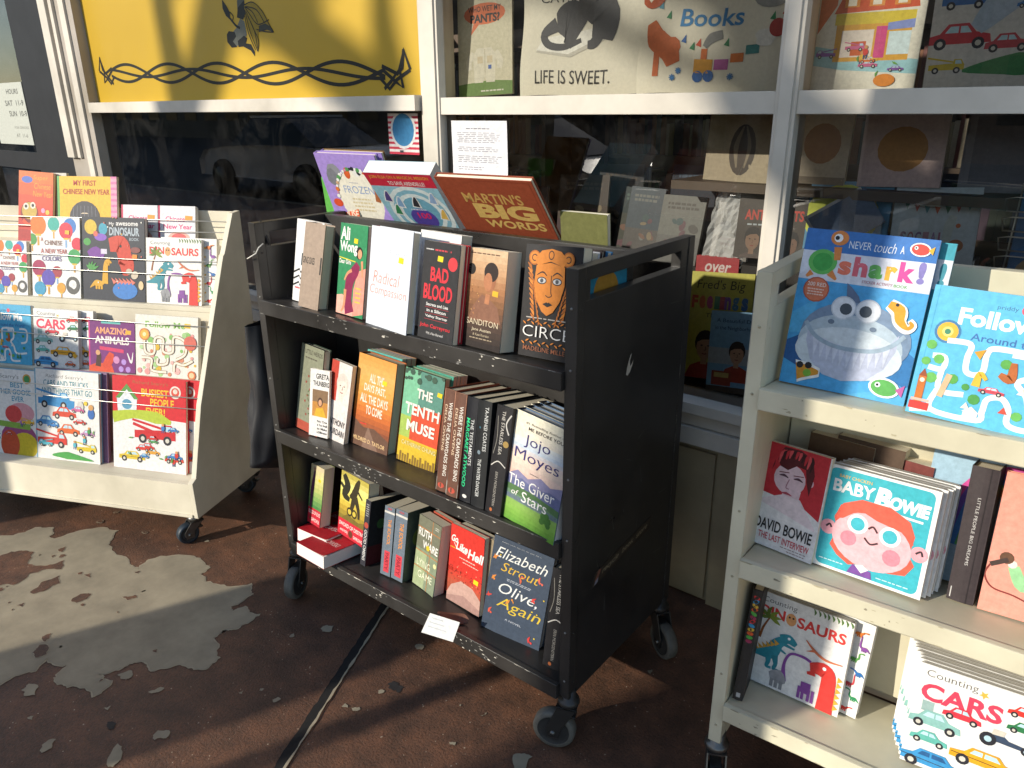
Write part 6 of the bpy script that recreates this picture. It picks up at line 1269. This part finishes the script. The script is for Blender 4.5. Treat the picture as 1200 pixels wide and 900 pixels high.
# wire rack at the right edge of the window
mb = MB()
for i in range(4):
    z = 1.055+.042*i
    mb.tube([(.545, .87, z), (.541, .86, z+.026), (.56, .86, z+.03), (.75, .86, z+.03), (.76, .86, z), (.545, .86, z)], .0018, WIRE, 6)
for x in (.56, .60): mb.tube([(x, .868, 1.0), (x+.006, .874, 1.24)], .0018, WIRE, 6)
tag(mb.build("wire_card_rack"), "white looped wire rack at the right edge behind the window glass", "wire rack")
WB("picture_book", (.565, .90, 1.0, .05, .12, 0, .14, .22), .012, "blue book held in the looped wire rack", '3f74a8', lambda a: a.ell(.5, .2, .4, .3, 'b89a6a'), kind='hard')
# paper notice and sticker on the glass
pn = MB(); P0 = (-1.006, D+.026, 1.195); pw, ph = .232, .168; fmp = lambda x, y, k: (P0[0]+x*pw+.004*(1-y), P0[1]-.001-.010*max(0, .25-y)**2*4-k, P0[2]+y*ph)
A = Art(pn, pw, ph, fmap=fmp)
for j in range(6): A.k = 0; A.rect(0, j/6, 1, (j+1)/6, 'e6e4e6')
A.k = 4; A.bars(.26, .84, .74, .875, 1, '77757c'); A.bars(.10, .60, .9, .80, 6, '9a98a0', .4); A.bars(.10, .44, .85, .54, 3, '9a98a0', .4); A.bars(.10, .24, .9, .38, 4, '9a98a0', .4); A.bars(.10, .10, .6, .18, 2, '9a98a0', .4)
tag(pn.build("paper_notice"), "white typed paper notice taped to the middle window", "notice")
st = MB(); A = Art(st, .148, .133, y=D+.027, x0=-1.308+.148*0, z0=1.252)
A.rect(0, 0, 1, 1, 'e8dcd8')
for i in range(8): A.rect(0, .125*i, 1, .125*i+.06, 'c8344a')
A.circ(.5, .60, .42, 'e8e4e0', 20); A.circ(.5, .60, .36, '3a86b8', 20); A.rect(.36, .04, .48, .10, '3a3a40')
tag(st.build("window_sticker"), "red and white striped sticker with a blue disc, by the left mullion", "sticker")
# dim bookcases deep in the shop
bk0 = None
for i, (x, y) in enumerate(((-3.4, 3.0), (-2.1, 3.4), (-.7, 3.2), (.7, 3.0))):
    if bk0 is None:
        e = empty("bookcase", "", "bookcase", "dim bookcases deep in the shop", Matrix.Translation((x, y, 0))); wd = plain("bookcase_wood", '5a4634', .5)
        mb = MB(); mb.box(0, .03, 0, .3, 0, 1.9, wd); mb.box(1.07, 1.1, 0, .3, 0, 1.9, wd); mb.box(.03, 1.07, .28, .3, 0, 1.9, wd); mb.build("case_sides", e)
        for k in range(6): mb = MB(); mb.box(.031, 1.069, .01, .279, .06+.34*k, .085+.34*k, wd); mb.build("shelf", e)
        for k in range(5):
            mb = MB(); xx = .04
            while xx < 1.03:
                w_ = random.uniform(.015, .045); mb.box(xx, xx+w_, .06, .22, .0852+.34*k, .0852+.34*k+random.uniform(.18, .26), ink(random.choice(('6a3a34', '3a4a5a', '8a7a5a', 'a89a84', '2f3a34', '7a4a2c', '4a3a4a')))); xx += w_+.001
            o = mb.build("book_row", e); o['kind'] = 'stuff'
        bk0 = e
    else: e = copy_tree(bk0); e.matrix_world = Matrix.Translation((x, y, 0))
    e['label'] = "dark wooden bookcase full of books deep inside the shop"

# ================================================================== THE STREET BEHIND THE CAMERA (casts the shade, shows in the glass)
def occ(s, zp, v):
    """point at depth v whose shadow passes (s, zp): s across the sun's path, zp height at v=-1.5"""
    return ((s+v*cos(AZ))/sin(AZ), v, zp+(-1.5-v)*math.tan(EL)/sin(AZ))
POST = plain("painted_post", 'b8b0a0', .6, 0, .1, 6)
for s_ in (.15,):
    x, y, _ = occ(s_, 0, -2.0); e = empty("arcade_column", "round cream column standing on the pavement", "column", None, Matrix.Translation((x, y, 0)))
    mb = MB(); mb.lathe([(.26, .001), (.26, .10), (.23, .13), (.205, .18), (.20, 1.5), (.195, 3.3)], POST, axis='z', n=32); mb.build("shaft", e)
    mb = MB(); mb.box(-.27, .27, -.27, .27, 3.301, 3.42, POST); mb.build("capital", e)
x, y, _ = occ(-.74, 0, -3.6); e = empty("shade_box", "unseen tall dark green box added to shade the pavement", "shade box", None, Matrix.Translation((x, y, 0)) @ Matrix.Rotation(AZ-pi/2, 4, 'Z'))  # made-up box, placed and sized for the dark band it casts on the floor
NB = plain("green_box_paint", '2c4a3a', .4); mb = MB(); mb.prism([(-.30, .25), (.30, .25), (.285, 1.40), (.25, 1.55), (-.25, 1.62), (-.285, 1.45)], -.22, .22, NB); mb.build("box_body", e)
mb = MB(); mb.box(-.05, .05, -.05, .05, .02, .249, NB); mb.box(-.2, .2, -.2, .2, .001, .02, NB); mb.build("pedestal", e); mb = MB(); mb.box(-.2, .2, -.226, -.2205, .9, 1.35, plain("box_window", '8a9a9a', .1)); mb.build("door", e)
mb = MB(); a0 = occ(-.28, -.5, -3.4); a1 = occ(-.315, .70, -3.4); mb.tube([(a0[0], a0[1], .001), (a1[0], a1[1], a1[2])], .033, plain("shade_post_paint", '3a3a38', .5), 12); tag(mb.build("shade_post"), "unseen thin dark post added for its shadow stripe on the pavement", "shade_post")  # post added to throw the thin shadow stripe across the floor
x, y, _ = occ(-2.28, 0, -2.2); e = empty("shade_planter", "tall square concrete planter standing on the pavement", "shade_planter", None, Matrix.Translation((x, y, 0)) @ Matrix.Rotation(AZ-pi/2, 4, 'Z'))  # made-up object, put here to keep sun off the rack's lower left
mb = MB(); mb.prism([(-.38, .001), (.38, .001), (.45, 1.32), (.47, 1.36), (.47, 1.44), (-.47, 1.44), (-.47, 1.36), (-.45, 1.32)], -.40, .40, CONC); mb.build("planter_box", e)
mb = MB(); mb.box(-.40, .40, -.35, .35, 1.44, 1.455, DARKGAP); mb.build("soil", e)
# street tree across the road, bare winter limbs
BARK = plain("bark", '4a3c30', .9, 0, .3, 12, .6)
tv = -9.0; e = empty("street_tree", "bare winter tree across the road with heavy leaning limbs", "tree", None, Matrix.Translation((0, 0, 0)))
def P3(s_, zp, v=tv): return occ(s_, zp, v)
base = P3(.12, 0); mb = MB(); mb.tube([(base[0], base[1], -.14), P3(.10, -1.6), P3(.08, .2), P3(.06, 1.6), P3(-.02, 2.15)], [.2, .17, .16, .15, .14], BARK, 12); mb.build("trunk", e)
mb = MB(); rr = random.Random(21)
def limb(pts, r0, r1, twigs=5):
    n = len(pts); mb.tube([P3(*p) for p in pts], [r0+(r1-r0)*i/(n-1) for i in range(n)], BARK, 8)
    for _ in range(twigs):
        i = rr.randint(1, n-1); s0, z0_ = pts[i]; a_ = rr.uniform(.3, 2.8); l = rr.uniform(.3, .9); q = [(s0, z0_)]
        for k in range(3): q.append((q[-1][0]+l/3*cos(a_), q[-1][1]+l/3*sin(a_))); a_ += rr.uniform(-.5, .5)
        mb.tube([P3(*p) for p in q], [r1*.7, r1*.5, r1*.3, .01], BARK, 6)
limb([(-.02, 2.15), (-.25, 2.35), (-.42, 2.65), (-.52, 3.1), (-.60, 3.8)], .15, .07)
limb([(.02, 2.1), (.3, 2.6), (.55, 3.2), (.9, 3.9)], .14, .05)
limb([(-.42, 2.62), (-.9, 2.95), (-1.3, 3.05), (-1.7, 3.4)], .07, .03, 6)
limb([(-.25, 2.38), (-.7, 2.58), (-1.0, 2.75), (-1.25, 2.72)], .05, .02, 6)
mb.build("limbs", e)
e2 = empty("street_tree", "smaller bare tree further along the road, spreading low limbs", "tree", None); tv = -8.0
mb = MB(); base = P3(-3.0, 0); mb.tube([(base[0], base[1], -.14), P3(-3.0, 0), P3(-2.95, 1.6), P3(-2.75, 2.2)], [.17, .14, .13, .12], BARK, 12); mb.build("trunk", e2)
mb = MB(); limb([(-2.75, 2.2), (-2.4, 2.75), (-2.05, 2.70), (-1.75, 2.52), (-1.45, 2.36)], .14, .13, 4); limb([(-2.75, 2.2), (-2.8, 2.8), (-2.7, 3.6)], .12, .05, 5); limb([(-2.05, 2.70), (-1.7, 2.85), (-1.4, 3.1)], .10, .05, 3); mb.build("limbs", e2)
# parked car, facing buildings
CARB = plain("car_paint", 'd4d7da', .2, .1, .05); CGL = plain("car_glass", '15181a', .05); TYRE = plain("tyre", '1d1d1d', .8)
def parked(x, y, label):
    e = empty("parked_car", label, "car", "cars parked along the kerb", Matrix.Translation((x, y, -.14)))
    n = 9; low = [(-2.1, .35), (-2.12, .62), (-1.9, .82), (-1.2, .90), (-.2, .94), (.9, .95), (1.7, .90), (2.08, .78), (2.12, .5), (2.05, .32)]
    mb = MB(); w0, w1 = .86, .80; vs = []; 
    for wy, k in ((-w1, .97), (-w0, 1), (w0, 1), (w1, .97)):
        for px, pz in low: vs.append((px*k, wy, .62+(pz-.62)*k))
    m = len(low); fs = [tuple(range(m-1, -1, -1)), tuple(range(3*m, 4*m))]
    for r_ in range(3):
        for i in range(m): j = (i+1) % m; fs.append((r_*m+i, r_*m+j, (r_+1)*m+j, (r_+1)*m+i))
    mb.mesh(vs, fs, CARB); roof = [(-1.15, .90), (-.55, 1.40), (.6, 1.42), (1.5, .93)]; vs = [(px*(1 if pz < 1 else .96), wy*(1 if pz < 1 else .82), pz) for wy in (-.74, .74) for px, pz in roof]
    mb.build("body", e); mb = MB(); mb.mesh(vs, [(3, 2, 1, 0), (4, 5, 6, 7), (0, 1, 5, 4), (2, 3, 7, 6)], CGL); mb.build("windows", e)
    mb = MB(); mb.box(-.56, .6, -.61, .61, 1.402, 1.44, CARB); mb.build("roof", e)
    for wx in (-1.3, 1.3):
        for wy in (-.82, .82): mb = MB(); mb.lathe([(.05, -.1), (.3, -.1), (.33, -.06), (.33, .06), (.3, .1), (.05, .1)], TYRE, (wx, wy, .33), 'y', 20); mb.lathe([(0, -.105), (.2, -.103), (.2, .103), (0, .105)], STEEL, (wx, wy, .33), 'y', 16); mb.build("wheel", e)
    return e
c0 = parked(-6.6, -6.2, "white car parked at the kerb left of the tree"); c1 = copy_tree(c0); c1.matrix_world = Matrix.Translation((-11.8, -6.4, -.14)); c1['label'] = "second white car parked further left along the kerb"
def house(x, w_, hgt, col, label):
    e = empty("street_building", label, "building", "buildings across the road", Matrix.Translation((x, -22, -.14))); m = plain("brick_"+col, col, .85, 0, .15, 3, .2)
    mb = MB(); mb.box(0, w_, -6, 0, 0, hgt, m); mb.build("wall", e); mb = MB(); mb.box(-.1, w_+.1, -6.1, .15, hgt+.001, hgt+.3, POST); mb.build("cornice", e)
    for k in range(int(w_//2.2)):
        for z in [1.0+3.0*j for j in range(int(hgt//3))]: mb = MB(); mb.box(.6+2.2*k, 1.9+2.2*k, .002, .03, z, z+1.7, CGL); mb.build("window", e)
for args in ((-56, 22.4, 8.5, '6a6258', "low grey building across the road, far left"), (-33.5, 13.9, 7.5, '5f5148', "long brown building across the road, left"), (-19.5, 7.6, 5.6, '6a5f58', "dark brick building across the road, left of centre"), (-11.6, 8, 5.0, '7a6a58', "brown brick building across the road, facing the cart"), (-3.2, 9, 5.4, '8a6a54', "tan brick building across the road, right of centre")): house(*args)
